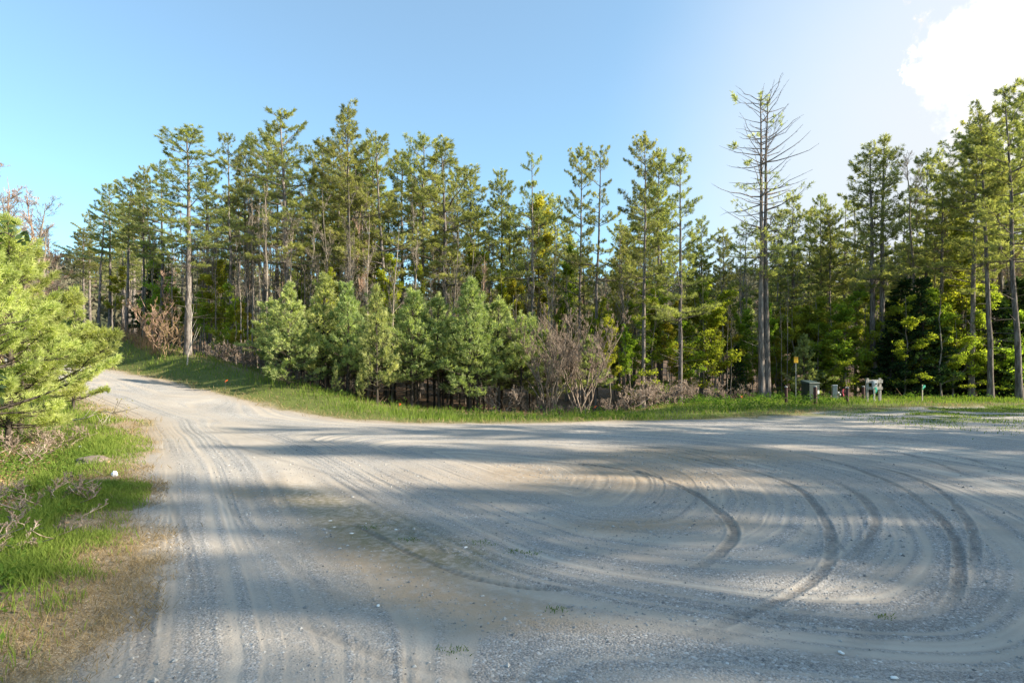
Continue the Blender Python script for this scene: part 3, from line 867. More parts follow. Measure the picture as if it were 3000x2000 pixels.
r = np.random.default_rng(77)
for i in range(15):
    ox = 2040 + 27 * i + r.uniform(-10, 10); Y = r.uniform(35.6, 38.5); x = wx(ox * K, Y)
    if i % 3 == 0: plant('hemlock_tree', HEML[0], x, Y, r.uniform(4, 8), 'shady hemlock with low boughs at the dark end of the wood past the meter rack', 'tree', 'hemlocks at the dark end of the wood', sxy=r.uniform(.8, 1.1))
    else: plant('leafy_sapling', SAPL[i % 2], x, Y - .4, r.uniform(3.5, 7), 'leafing sapling screening the trunks at the dark end of the wood past the meter rack', 'tree', 'saplings at the dark end of the wood', sxy=r.uniform(1., 1.35))

# --- bare hardwoods one can tell apart
BT = [
    (385, 615, 37.5, 2, 1.25, 'reddish bare tree with fanned twigs beside the lone broad pine'),
    (1003, 468, 40, 1, 1.0, 'grey bare tree rising above the dark young pines'),
    (1040, 500, 41, 0, .9, 'bare tree with crooked boughs behind the bright-topped young pine'),
    (1700, 538, 42, 3, 1.0, 'bare tree beside the half-dead double pine, against the pale sky'),
    (2108, 352, 40, 0, 1.1, 'tall pale bare tree among the pines past the wooden meter rack'),
    (900, 560, 41, 1, .9, 'bare tree between the thin open pine and the broad lopsided pine'),
    (1125, 500, 42, 3, .9, 'bare tree in the sky gap beside the small-crowned pine'),
]
for ox, ot, Y, k, w, lab in BT:
    x, z0, H = from_top(ox, ot, Y)
    plant('bare_tree', BARE[k], x, Y, H, lab, 'tree', sxy=w * H / BARE[k]['H'])
# pinkish bare trees on the slope behind the roadside pine
for i, (ox, ot, Y) in enumerate([(-40, 350, 31), (8, 365, 29), (30, 420, 33), (58, 455, 31), (80, 500, 35), (100, 535, 38), (-10, 450, 26), (40, 520, 28), (-70, 330, 30), (122, 590, 42), (-25, 380, 33), (20, 400, 36), (45, 440, 27), (66, 480, 38), (-55, 420, 27), (90, 520, 33), (0, 470, 38), (108, 565, 36), (70, 560, 27)]):
    x, z0, H = from_top(ox, ot, Y)
    plant('bare_tree', BARE[2 if i % 3 else 0], x, Y, H, 'pinkish bare tree on the slope behind the sunlit roadside pine', 'tree', 'pinkish bare trees behind the roadside pine', sxy=1.6 * H / BARE[2]['H'])

# --- leafing hardwoods one can tell apart
LT = [
    (1238, 452, 42, 1, 1.05, 'tall maple with fresh yellow leaves in front of the conical pine'),
    (905, 590, 36.5, 0, 1.15, 'leafing green tree above the dark young pines'),
    (960, 600, 38, 1, .9, 'yellow-green leafing tree beside the grey bare tree'),
    (735, 615, 35, 0, .9, 'small leafing tree peeping over the young pines'),
    (1625, 640, 40, 0, .95, 'yellow-green leafing tree behind the bending pine'),
    (1760, 650, 37.6, 2, .9, 'olive leafing tree wrapped round the foot of the half-dead double pine'),
    (1935, 680, 38, 2, 1.1, 'bushy leafing tree behind the grey utility pedestal'),
    (2210, 500, 38.5, 1, 1.1, 'sunlit yellow leafing tree glowing among the dark pines past the meter rack'),
    (1300, 570, 41, 0, .9, 'leafing tree between the yellow maple and the close pair of pines'),
    (1420, 690, 38, 1, 1.1, 'golden leafing tree between the close pair and the tall straight pine'),
    (1560, 690, 41, 1, 1.1, 'golden leafing tree seen between the straight pine and the bending pine'),
]
for ox, ot, Y, k, w, lab in LT:
    x, z0, H = from_top(ox, ot, Y)
    plant('leafing_tree', LEAFY[k], x, Y, H, lab, 'tree', sxy=w * H / LEAFY[k]['H'])

for i, (ox, ot, Y) in enumerate([(1398, 720, 33), (1450, 745, 34.5), (1505, 700, 36), (1535, 735, 35), (1590, 710, 36.5), (1640, 735, 36), (1668, 700, 39), (1715, 720, 38.5), (1790, 720, 39), (1860, 700, 39), (1905, 730, 38), (1180, 640, 36), (1090, 560, 39)]):
    x, z0, H = from_top(ox, ot, Y); k = [1, 0, 1][i % 3]
    plant('leafing_tree', LEAFY[k], x, Y, H, 'low bright yellow-green leafing tree at the front of the wood between the tall pine trunks', 'tree', 'low leafing trees at the front of the wood', sxy=1.15 * max(H, 5) / LEAFY[k]['H'])

# --- the wood behind: pines, bare trees, leafing trees and saplings one by one
SKY = np.array([(0, 480), (120, 600), (170, 600), (200, 520), (250, 460), (330, 420), (400, 405), (500, 390), (600, 350), (800, 350), (900, 360), (1000, 380), (1060, 420), (1100, 470), (1200, 450), (1300, 470), (1440, 490), (1500, 460), (1560, 500), (1620, 560), (1700, 570), (1830, 540), (1960, 520), (2050, 480), (2130, 440), (2200, 380), (2300, 320), (2352, 270)], float)
r = np.random.default_rng(11)


def wood_spot(n, y0, y1, x0=-60, x1=2420):
    out = []
    while len(out) < n:
        ox = r.uniform(x0, x1); Y = y0 + (y1 - y0) * r.random() ** 1.4
        x = wx(ox * K, Y)
        d, _, s = line_dist(np.array([x]), np.array([Y]), WOOD_EDGE)
        if d[0] * s[0] > 2.5 and not (60 < ox < 185 and Y < 200): out.append((ox, Y, x))
    return out


for ox, Y, x in wood_spot(88, 41, 95):
    lim = np.interp(ox, SKY[:, 0], SKY[:, 1]) + r.uniform(10, 130)
    z0 = ground_z(x, Y); H = min(wz(lim * K, Y) - z0, 21)
    if H < 7: continue
    p = FILLP[r.integers(0, 3) if ox > 640 else 1]
    plant('pine_tree', p, x, Y, H, 'slender pine deeper in the wood, mostly hidden behind the front row', 'tree', 'pines deeper in the wood', sxy=max(H, 11) / 18 * r.uniform(.9, 1.25))
for ox, Y, x in wood_spot(120, 33, 85):
    lim = np.interp(ox, SKY[:, 0], SKY[:, 1]) + r.uniform(60, 260)
    z0 = ground_z(x, Y); H = min(wz(lim * K, Y) - z0, 17)
    if H < 5: continue
    k = r.integers(0, 4)
    plant('bare_tree', BARE[k], x, Y, H, 'thin leafless tree among the pines deeper in the wood', 'tree', 'leafless trees deeper in the wood', sxy=H / BARE[k]['H'] * r.uniform(.75, 1.05))
for ox, Y, x in wood_spot(46, 33, 50, 190, 640) + wood_spot(40, 33, 48, 640, 1300) + wood_spot(30, 35, 50, 1300, 2352):
    lim = np.interp(ox, SKY[:, 0], SKY[:, 1]) + r.uniform(20, 200)
    z0 = ground_z(x, Y); H = min(wz(lim * K, Y) - z0, 16)
    if H < 5: continue
    k = 3 if r.random() < .6 else 1
    plant('bare_tree', BARE[k], x, Y, H, 'slim pale pole-like bare tree among the front rows of pines', 'tree', 'slim pole trees among the front pines', sxy=H / BARE[k]['H'] * r.uniform(.7, 1.05))
for ox, Y, x in wood_spot(85, 37, 80):
    z0 = ground_z(x, Y); H = wz(r.uniform(600, 780) * K, Y) - z0
    if ox < 560: H *= .8
    if ox < 640 and r.random() < .6: continue
    k = r.integers(0, 3) if ox > 1100 else 0
    plant('leafing_tree', LEAFY[k], x, Y, max(H, 4), 'yellow-green leafing tree of the understorey deeper in the wood', 'tree', 'leafing trees of the understorey', sxy=max(H, 5) / LEAFY[k]['H'] * r.uniform(.9, 1.3))
for ox, Y, x in wood_spot(60, 36.5, 42, 1780, 2420) + wood_spot(16, 33, 44, 1380, 1800) + wood_spot(12, 36, 48, 200, 560):
    k = r.integers(0, 3) if ox < 1900 else r.integers(0, 2)
    H = r.uniform(4., 8)
    plant('leafy_sapling', SAPL[k], x, Y, H, 'leafing sapling with level sprays of small leaves at the shady wood edge', 'tree', 'leafing saplings at the wood edge', sxy=H / SAPL[k]['H'] * r.uniform(.9, 1.25))

# --- trees past the picture's edge that shade the lot
r = np.random.default_rng(23)
SH = [(r.uniform(27, 52), -24 + 38 * (i + r.uniform(.1, .9)) / 36) for i in range(36)]
SH += [(38, 18), (43, 21.5), (48, 19)]
for i, (x, y) in enumerate(SH):
    if x < .86 * y + 5: x = .86 * y + 5 + r.uniform(0, 3)
    k = int(r.integers(0, 10))
    plant('pine_tree', TALL[k], x, y, (x + 7) * .5 * r.uniform(.85, 1.08), 'tall pine beyond the edge of the lot whose shadow falls on the gravel', 'tree', 'pines casting shade on the lot', sxy=r.uniform(.75, 1.05))

# --- roadside pines on the near bank
for ox, ot, Y, k, w, rz, lab in [(48, 560, 15.6, 0, .95, .4, 'bushy sunlit roadside pine leaning over the gravel road'), (20, 500, 14.2, 1, 1.0, 2.0, 'second sunlit roadside pine, cut by the picture edge'),
                                 (168, 660, 19.5, 1, .8, 4.0, 'smaller sunlit pine behind the bushy roadside pine'), (-50, 560, 12.5, 0, .95, 1.2, 'sunlit pine beyond the picture edge beside the roadside pines')]:
    x, z0, H = from_top(ox, ot, Y)
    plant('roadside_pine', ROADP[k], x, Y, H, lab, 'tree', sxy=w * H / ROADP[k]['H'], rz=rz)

# --- shrubs
def shrub(name, lab, x, y, H, seed, mat, group=None, stems=9, fan=.6, r0=.028, n1=9, n2=6, n3=5, n4=3, leaves=0, spread=1.3, lm=None, ls=.08):
    tr, fo = gen_decid(seed, H, r0, .30, spread, n1=n1, n2=n2, n3=n3, n4=n4, stems=stems, fan=fan, el=(18, 75), wob=1.3, leaves=leaves, lsize=ls, upc=.38)
    o = thing(name, lab, 'shrub', (x, y, ground_z(x, y)), 0, group)
    link('stems', tr.mesh(name + '_stems', mat, True), o)
    if leaves: link('foliage', fo.mesh(name + '_foliage', lm or M['leaf']), o)
    return o


shrub('bare_shrub', 'big bare multi-stemmed shrub with pale crooked stems beside the young pines', wx(1262 * K, 28.6), 28.6, 5.0, 201, M['twig_brown'], stems=15)
shrub('bare_shrub', 'second big bare shrub with broken stems, next to the tall straight pine', wx(1335 * K, 29.4), 29.4, 4.9, 202, M['twig_brown'], stems=13)
shrub('bare_shrub', 'rusty-tipped bare shrub on the grass bank beside the pale bare sapling', wx(362 * K, 35.5), 35.5, 2.9, 203, M['twig_pink'], stems=10, n1=8, spread=.9, leaves=500, lm=M['leaf_yellow'], ls=.06, r0=.02)
shrub('bare_shrub', 'low straw-coloured brush at the edge of the grass bank, under the rusty-tipped shrub', wx(385 * K, 34.2), 34.2, 1.9, 204, M['stem'], stems=12, n1=7, spread=.7, leaves=400, lm=M['leaf_yellow'], ls=.05, r0=.014)
tr, fo = gen_decid(205, 4.4, .035, .18, 1.25, n1=11, n2=4, n3=2, n4=0, el=(52, 72))
o = thing('bare_sapling', 'pale leafless sapling standing alone on the grass bank', 'sapling', (wx(430 * K, 32.2), 32.2, ground_z(wx(430 * K, 32.2), 32.2)))
link('stem', tr.mesh('bare_sapling_stem', M['pale_bark'], True), o)
r = np.random.default_rng(31)
SHR = [shrub('brush_clump', 'low reddish-brown brush clump at the wood edge beyond the verge', 0, 0, 1.5, 210 + i, M['twig_brown'], 'low brush at the wood edge', stems=9, n1=5, n2=5, n3=4, n4=0, spread=.7, r0=.012, leaves=0) for i in range(2)]
spots = [(1390 + i * 33 + r.uniform(-18, 18), None) for i in range(11)] + [(1150 + i * 75, None) for i in range(3)] + [(500 + i * 22, None) for i in range(5)]
for i, (ox, _) in enumerate(spots):
    Y = 26.0
    while True:
        x = wx(ox * K, Y); d, _, s = line_dist(np.array([x]), np.array([Y]), WOOD_EDGE)
        if d[0] * s[0] > .5: break
        Y += .3
    Y += r.uniform(0, 1.6); x = wx(ox * K, Y)
    if i < 2: c = SHR[i]
    else:
        src = SHR[i % 2]; c = src.copy(); C.objects.link(c)
        for ch in src.children:
            k_ = ch.copy(); C.objects.link(k_); k_.parent = c
    c.location = (x, Y, ground_z(x, Y)); c.rotation_euler.z = r.uniform(0, 6); q = r.uniform(.35, 1.1); c.scale = (q * 1.3, q * 1.3, q * .85)
for j, (px, Y, q, lab) in enumerate([(-20, 5.9, .42, 'dark tangle of dead twigs low on the near bank, in the corner'), (120, 7.6, .45, 'small heap of dead twigs on the bank below the flat rock'), (60, 12.5, .6, 'reddish dead brush under the sunlit roadside pine'), (190, 14.5, .5, 'low twiggy brush beside the roadside pine trunk')]):
    src = SHR[j % 2]; c = src.copy(); C.objects.link(c); x = wx(px, Y)
    for ch in src.children:
        k_ = ch.copy(); C.objects.link(k_); k_.parent = c
    del c['group']; c['label'] = lab
    c.location = (x, Y, ground_z(x, Y) - .05); c.rotation_euler.z = j * 1.7; c.scale = (q * 1.5, q * 1.3, q * .8)
# ------------------------------------------------------------------ ground cover
def scatter(n, x0, x1, y0, y1, keep, seed):
    r = np.random.default_rng(seed)
    x = r.uniform(x0, x1, n); y = r.uniform(y0, y1, n)
    k = r.random(n) < keep(x, y)
    return x[k], y[k], r


def sd_lot(x, y):
    d = line_dist(x, y, LOT)[0]
    sd = np.where(inside(x, y, LOT), -d, d)
    return sd + (fbm(x * .9, y * .9, 31, 4) - .5) * .9 + (fbm(x * 4, y * 4, 33, 3) - .5) * .35


def wood_d(x, y):
    d, _, s = line_dist(x, y, WOOD_EDGE); return d * s


def left_d(x, y):
    d, _, s = line_dist(x, y, LOT_NEAR); return d * (s > 0)


def grass_blades(x, y, r, h, w, tint, b, lean=.45):
    """two-piece bent blades"""
    n = len(x)
    z = height(x, y) + .07 * (fbm(x * 1.7, y * 1.7, 52, 4) - .5) - .01
    az = r.uniform(0, 6.283, n); ln = lean * r.uniform(.2, 1.3, n) * h
    d = np.stack([np.cos(az), np.sin(az)], 1); sdv = np.stack([-d[:, 1], d[:, 0]], 1)
    fz = r.uniform(0, 6.283, n); sdv = np.stack([np.cos(fz), np.sin(fz)], 1)
    P0 = np.stack([x, y, z], 1)
    W = np.concatenate([sdv * (w * .5)[:, None], np.zeros((n, 1))], 1)
    P1 = P0 + np.stack([d[:, 0] * ln * .35, d[:, 1] * ln * .35, h * .6], 1)
    P2 = P0 + np.stack([d[:, 0] * ln, d[:, 1] * ln, h * .97], 1)
    V = np.stack([P0 - W, P0 + W, P1 + W * .8, P1 - W * .8, P2], 1)
    i = np.arange(n)[:, None] * 5
    b.add(V.reshape(-1, 3), np.concatenate([i + [0, 1, 2, 3]]), np.repeat(tint, 5))
    b.f.append((i + [3, 2, 4]) + b.n - 5 * n)


# far verge: fresh meadow grass
b = MB(); bd = MB()
def keep(x, y):
    sd, w = sd_lot(x, y), wood_d(x, y)
    g = sst(sd, .3, 1.3) * (1 - sst(w, -.3, 1.2)) * (y > 15) * (left_d(x, y) == 0)
    return g * (.35 + .65 * sst(fbm(x * .6, y * .6, 91, 3), .3, .6))
x, y, r = scatter(240000, -46, 36, 18, 56, keep, 301)
sd = sd_lot(x, y)
lush = sst(sd, .6, 2.6) * (.5 + fbm(x * .35, y * .35, 93, 3))
h = (.05 + .24 * lush * (1 - .45 * sst(x, 2, 9)) * (.45 + 1.1 * fbm(x * 1.6, y * 1.6, 98, 3))) * r.uniform(.5, 1.25, len(x))
t = np.clip(.35 + .6 * (fbm(x * .45, y * .9, 95, 3) - .2) + r.normal(size=len(x)) * .14, 0, 1)
dist = np.hypot(x, y)
grass_blades(x, y, r, h, (.010 + .0004 * dist) * r.uniform(.7, 1.3, len(x)), t, b)
# near bank grass
def keep(x, y):
    sd, l = sd_lot(x, y), left_d(x, y)
    return (l > 0) * sst(sd + .35 * sst(y, 5, 8), .25, .7) * (1 - sst(l, 1.1, 2.2) * .88) * (1 - sst(l, 3, 5)) * (.07 + .93 * sst(y + (fbm(x * 2.5, y * 2.5, 123, 3) - .5) * 1.2, 4.3, 5.0)) * (1 - .9 * sst(l + (fbm(x * 2, y * 2, 121, 2) - .5) * .7, .75, 1.15) * (1 - sst(y, 5.2, 7.5))) * sst(fbm(x * .7, y * .7, 75, 3) + .12 * (1 - sst(l, .8, 1.6)), .36, .54) * np.clip(1.2 - np.hypot(x, y) / 26, .25, 1)
x, y, r = scatter(330000, -22, -1, 3, 22, keep, 302)
xn, yn, _ = scatter(170000, -8, -2, 3, 10, keep, 312)
x, y = np.concatenate([x, xn]), np.concatenate([y, yn])
l = left_d(x, y)
h = (.07 + .20 * sst(sd_lot(x, y), .3, 1.3) * (.4 + fbm(x * 1.1, y * 1.1, 97, 3))) * r.uniform(.45, 1.3, len(x))
t = np.clip(.55 + .7 * (fbm(x * .8, y * .8, 99, 3) - .35) + r.normal(size=len(x)) * .15, 0, 1)
grass_blades(x, y, r, h, (.004 + .0005 * np.hypot(x, y)) * r.uniform(.7, 1.3, len(x)), t, b, .6)
# weedy gravel
def keep(x, y):
    sd = sd_lot(x, y)
    return sst(x, 11, 16) * sst(sd, -9.5, -1.5) * (sd < 0) * sst(fbm(x * .8, y * 1.6, 73, 4), .38, .56)
x, y, r = scatter(90000, 10, 32, 13, 30, keep, 303)
grass_blades(x, y, r, r.uniform(.03, .09, len(x)), np.full(len(x), .018), np.clip(.4 + r.normal(size=len(x)) * .2, 0, 1), b)
# small tufts in the lot
for px, py, q in [(1410, 1579, .7), (1505, 1603, .4), (1548, 1608, .6), (1625, 1773, .35), (1330, 1890, .45), (1780, 1866, .3), (2593, 1795, .3), (1000, 1500, .6), (1090, 1535, .5), (1200, 1570, .5)]:
    cx, cy = gp(px, py); n = int(70 * q) + 25; r = np.random.default_rng(int(px))
    grass_blades(cx + r.normal(size=n) * .12 * q, cy + r.normal(size=n) * .09 * q, r, r.uniform(.008, .028, n), np.full(n, .006), r.uniform(.0, .35, n), b, 1.3)
tag(link('grass', b.mesh('grass', M['grass'])), 'fresh green grass along the verges and tufts in the gravel', 'grass', kind='stuff')

# dry grass: thin straw between the green and along the edges
def keep(x, y):
    sd = sd_lot(x, y); w = wood_d(x, y); l = left_d(x, y)
    a = np.exp(-((sd - .45) / .5) ** 2) * .9 + .30 * sst(sd, .8, 2) * (1 - sst(w, 0, 1.5)) * sst(fbm(x * .7, y * .7, 113, 3), .4, .6) + .5 * np.exp(-((w - .2) / .8) ** 2) * (y > 18)
    return np.where(l > 0, a + .35 * sst(l, 1.5, 3) * sst(fbm(x * .7, y * .7, 101, 3), .42, .6), a) * np.clip(1.25 - np.hypot(x, y) / 45, .2, 1)
x, y, r = scatter(200000, -30, 30, 2.5, 40, keep, 304)
grass_blades(x, y, r, r.uniform(.03, .13, len(x)) * (1 + .6 * (np.hypot(x, y) > 18)), (.003 + .0005 * np.hypot(x, y)) * r.uniform(.7, 1.2, len(x)), r.random(len(x)), bd, 1.6)
def keep(x, y):
    sd = sd_lot(x, y); l = left_d(x, y)
    return (sd > -.25) * np.maximum(np.exp(-((sd - .5) / .75) ** 2), .6 * (1 - sst(y, 4.4, 5.4))) * (.25 + .75 * sst(fbm(x * 1.2, y * 1.2, 111, 3), .35, .6)) * (x < 0)
x, y, r = scatter(230000, -9, -1, 2.6, 11, keep, 314)
grass_blades(x, y, r, r.uniform(.015, .07, len(x)), (.0025 + .0004 * np.hypot(x, y)) * r.uniform(.7, 1.2, len(x)), np.clip(.35 + r.normal(size=len(x)) * .25, 0, 1), bd, 2.6)
tag(link('dry_grass', bd.mesh('dry_grass', M['dry_grass'])), 'straw-coloured dry grass edging the gravel', 'grass', kind='stuff')

# broadleaf weeds on the near bank
bw = MB()
def keep(x, y):
    l = left_d(x, y); sd = sd_lot(x, y)
    return (l > 0) * sst(sd, .6, 1.4) * (1 - sst(l, 4.5, 8)) * np.maximum(sst(fbm(x * .8 + 5, y * .8, 103, 3), .42, .56), .7 * (1 - sst(y, 5.5, 7.5)))
x, y, r = scatter(52000, -22, -2, 3.5, 22, keep, 305)
n = len(x); z = height(x, y)
k = 5; c = np.repeat(np.stack([x, y, z], 1), k, 0); c[:, 2] += r.uniform(.01, .22, n * k) * np.repeat(r.uniform(.4, 1.2, n), k); c[:, :2] += r.normal(size=(n * k, 2)) * .03
bw.leaves(c, unit(r.normal(size=(n * k, 3)) * [1, 1, .35] + [0, 0, .35]), r.uniform(.03, .07, n * k), r.uniform(.016, .035, n * k), np.clip(np.repeat(.3 + .6 * fbm(x * .9, y * .9, 104, 3), k) + r.normal(size=n * k) * .12, 0, 1), r=r)
# taller weeds by the bollards and along the far verge
def keep(x, y):
    sd, w = sd_lot(x, y), wood_d(x, y)
    return (y > 17) * sst(sd, 1.5, 3) * (1 - sst(w, .8, 2)) * (.15 + .85 * sst(x, 7, 10) * (1 - sst(x, 15, 18))) * sst(fbm(x * .5, y * .5, 107, 3), .44, .6)
x, y, r = scatter(22000, -14, 30, 20, 38, keep, 306)
n = len(x); k = 6
c = np.repeat(np.stack([x, y, height(x, y)], 1), k, 0); c[:, 2] += r.uniform(.03, .5, n * k) * np.repeat(r.uniform(.4, 1., n), k); c[:, :2] += r.normal(size=(n * k, 2)) * .06
bw.leaves(c, unit(r.normal(size=(n * k, 3)) * [1, 1, .6] + [0, 0, .3]), r.uniform(.07, .16, n * k), r.uniform(.03, .06, n * k), np.clip(.30 + r.normal(size=n * k) * .18, 0, 1), r=r)
tag(link('weeds', bw.mesh('weeds', M['weed'])), 'broadleaf weeds on the bank and round the posts', 'weeds', kind='stuff')

# fallen leaves
bl = MB()
def keep(x, y):
    l, w, sd = left_d(x, y), wood_d(x, y), sd_lot(x, y)
    return np.clip(np.where(l > 0, .1 + .9 * sst(l, .6, 1.8) * sst(fbm(x * .5 + 9, y * .5, 79, 3), .30, .48), 0) * sst(sd, .4, 1.2) + .55 * sst(w, 0, 1), 0, 1) * np.clip(1.3 - np.hypot(x, y) / 55, .3, 1)
x, y, r = scatter(60000, -26, 38, 2.5, 52, keep, 307)
x2, y2, _ = scatter(50000, -14, -2, 2.5, 14, keep, 308)
x, y = np.concatenate([x, x2]), np.concatenate([y, y2]); n = len(x)
c = np.stack([x, y, height(x, y) + .07 * (fbm(x * 1.7, y * 1.7, 52, 4) - .5) + r.uniform(.0, .03, n)], 1)
s = r.uniform(.022, .055, n) * (1 + np.hypot(x, y) / 30)
bl.leaves(c, unit(r.normal(size=(n, 3)) * [1, 1, .3]), s, s * .6, r.random(n), r=r)
tag(link('leaf_litter', bl.mesh('leaf_litter', M['litter'])), 'brown fallen leaves on the bank and the wood floor', 'leaf litter', kind='stuff')

# dead stems and brush on the bank
bs = MB()
def keep(x, y):
    l, w = left_d(x, y), wood_d(x, y)
    return np.clip((l > 0) * sst(l + .7 * (1 - sst(y, 5.5, 8)), 1.6, 3.2) * sst(fbm(x * .6, y * .6, 109, 3) + .12 * (1 - sst(y, 5.5, 8)), .40, .55) + .6 * np.exp(-((w - .8) / .9) ** 2) * (y > 20), 0, 1)
x, y, r = scatter(16000, -26, 26, 3, 48, keep, 309)
n = len(x); a = np.stack([x, y, height(x, y) - .02], 1)
L = r.uniform(.2, .9, n); d = unit(r.normal(size=(n, 3)) * [1, 1, .5] + [0, 0, .75])
e = a + d * L[:, None]
bs.sticks(a, e, .0025 + .00022 * np.hypot(x, y), .0015 + .0001 * np.hypot(x, y), 3, r.random(n))
m = r.random(n) < .6; q = a[m] + (e[m] - a[m]) * r.uniform(.4, .9, (m.sum(), 1))
bs.sticks(q, q + unit(d[m] + r.normal(size=(m.sum(), 3)) * .6) * (L[m] * .4)[:, None], .002 + .0001 * np.hypot(x, y)[m], .001, 3, r.random(m.sum()))
# rusty stalks on the bank top by the road bend
for i in range(260):
    px = r.uniform(345, 470); Y = 39 - (px - 345) * .036 + r.uniform(-.8, .8); xx = wx(px, Y); zz = ground_z(xx, Y)
    hh = r.uniform(.4, 1.25); bs.sticks([[xx, Y, zz]], [[xx + r.normal() * .15, Y + r.normal() * .1, zz + hh]], .012, .006, 3, r.uniform(.0, .6))
tag(link('dry_stems', bs.mesh('dry_stems', M['stem'])), 'dead stalks and twigs lying on the bank and along the wood edge', 'dead stems', kind='stuff')

# loose stones
bg = MB()
def keep(x, y):
    d, a, _ = line_dist(x, y, GUIDE); q = np.where(inside(x, y, GUIDE), -d, d)
    warp = (fbm(x * .35, y * .35, 41, 3) - .5) * .4
    al = x * .6 + y * .8; v = vnoise((q + warp) * 2.6, al * .10, 5) * .6 + vnoise((q + warp * .6) * 7.5, al * .14, 6) * .4
    return (sd_lot(x, y) < .15) * (.10 + .9 * sst(v, .42, .62)) * np.clip(3.6 / np.hypot(x, y), 0, 1) ** 1.0
x, y, r = scatter(150000, -9, 9, 2.6, 13, keep, 310)
n = len(x)
s = np.clip(.0035 * np.exp(r.normal(size=n) * .6) * (1 + np.hypot(x, y) * .05), .002, .024)
sq, arc, st, tk, rut = lot_layers(x, y, sd_lot(x, y))
z = height(x, y) + rut + .011 * st + .012 * (fbm(x * 2.2, y * 2.2, 51, 4) - .5) + .035 * (fbm(x * .7, y * .7, 53, 3) - .5) + s * .15
B = np.array([(1, 0, 0), (-1, 0, 0), (0, 1, 0), (0, -1, 0), (0, 0, .7), (0, 0, -.7)], float)
V = B[None] * s[:, None, None] * r.uniform(.6, 1.3, (n, 6, 1)); an = r.uniform(0, 6.28, n)
ca, sa = np.cos(an)[:, None], np.sin(an)[:, None]
V = np.stack([V[..., 0] * ca - V[..., 1] * sa, V[..., 0] * sa + V[..., 1] * ca, V[..., 2]], -1) + np.stack([x, y, z], 1)[:, None]
Ft = np.array([(0, 2, 4), (2, 1, 4), (1, 3, 4), (3, 0, 4), (2, 0, 5), (1, 2, 5), (3, 1, 5), (0, 3, 5)])
bg.add(V.reshape(-1, 3), (Ft[None] + (np.arange(n) * 6)[:, None, None]).reshape(-1, 3), np.repeat(np.clip(.45 + r.normal(size=n) * .22, 0, 1), 6))
t = NT('crushed_stone')
M['stone'] = t.done(t.n('BsdfDiffuse', {'Color': t.mix(t.attr('tint'), (.15, .145, .14), (.50, .485, .46))}).outputs[0])
tag(link('loose_gravel', bg.mesh('loose_gravel', M['stone'])), 'loose crushed stones scattered over the lot', 'gravel', kind='stuff')

# the wood on the far hills
r = np.random.default_rng(41); bf = MB()
n = 4200; az = r.uniform(R(-56), R(56), n); rd = 100 + 330 * r.random(n) ** .8
x, y = np.sin(az) * rd, np.cos(az) * rd; z = height(x, y)
H = r.uniform(7, 13, n) * np.where(rd > 150, 1, .8); k = 34
pine = r.random(n) < .35
u = r.random((n, k)); rad = np.where(pine[:, None], 2.2 * (1 - u) + .3, 3.0 * np.sqrt(np.clip(1 - (2 * u - 1) ** 2, 0, 1)) + .4)
an = r.uniform(0, 6.28, (n, k)); rr_ = rad * np.sqrt(r.random((n, k)))
c = np.stack([x[:, None] + np.cos(an) * rr_, y[:, None] + np.sin(an) * rr_, z[:, None] + H[:, None] * (.2 + .8 * u)], -1).reshape(-1, 3)
bf.leaves(c, unit(r.normal(size=(n * k, 3)) + [0, 0, .4]), r.uniform(1.0, 2.4, n * k), r.uniform(.5, 1.1, n * k), np.clip(np.repeat(np.where(pine, .12, .72) + r.normal(size=n) * .12, k) + r.normal(size=n * k) * .1, 0, 1), r=r)
tag(link('distant_wood', bf.mesh('distant_wood', M['wood_far'])), 'brown and green wood covering the far hillside', 'wood', kind='stuff')

# ------------------------------------------------------------------ things on the ground
M['red_post'] = plain('dark_red_paint', (.060, .016, .014), .6, var=.35, dirt=(.03, .02, .018))
M['white'] = plain('white_paint', (.72, .72, .70), .5, var=.08)
M['dark_green'] = plain('dark_green_enamel', (.008, .024, .022), .45, var=.2)
M['green_lid'] = plain('weathered_green_lid', (.030, .052, .050), .5, var=.2)
M['galv'] = plain('galvanised_steel', (.42, .44, .45), .45, .5, var=.12)
M['ped'] = plain('grey_pedestal_paint', (.26, .28, .27), .55, var=.12)
M['meter'] = plain('meter_grey', (.40, .43, .45), .5, .1, var=.1)
M['yellow'] = plain('sign_yellow', (.78, .46, .02), .5, var=.06)
M['orange'] = plain('sign_orange', (.70, .28, .01), .5, var=.05)
M['grey_wood'] = bark('weathered_timber', (.30, .275, .25), (.52, .48, .44), 14)
M['stake'] = plain('raw_stake_wood', (.62, .52, .38), .8, var=.15)
M['flag_green'] = plain('green_flagging', (.02, .42, .27), .6, var=.15)
M['flag_red'] = plain('pink_red_flagging', (.50, .05, .08), .6, var=.15)
M['flag_orange'] = plain('orange_marker_flag', (.85, .16, .02), .6, var=.1)
M['wire'] = plain('dull_wire', (.25, .25, .24), .5, .6)
M['rock'] = plain('grey_rock', (.17, .13, .105), .9, var=.5, scale=3, bump=.8)
M['dark'] = plain('black_plastic', (.02, .02, .022), .4)
M['trash'] = plain('white_paper', (.75, .76, .78), .8, var=.06)


def cyl(b, x, y, z0, z1, r0, r1=None, n=12, tint=.5):
    b.tube([(x, y, z0), (x, y, (z0 + z1) / 2), (x, y, z1)], [r0, (r0 + (r1 or r0)) / 2, r1 or r0], n, tint, cap=True)


def spot(px, py_base):
    """ground point seen at that pixel"""
    Ys = np.linspace(17, 33, 160); xs = wx(px, Ys)
    k = int(np.argmin(np.abs(HY + (EYE - height(xs, Ys)) / Ys * F - py_base)))
    return float(xs[k]), float(Ys[k])


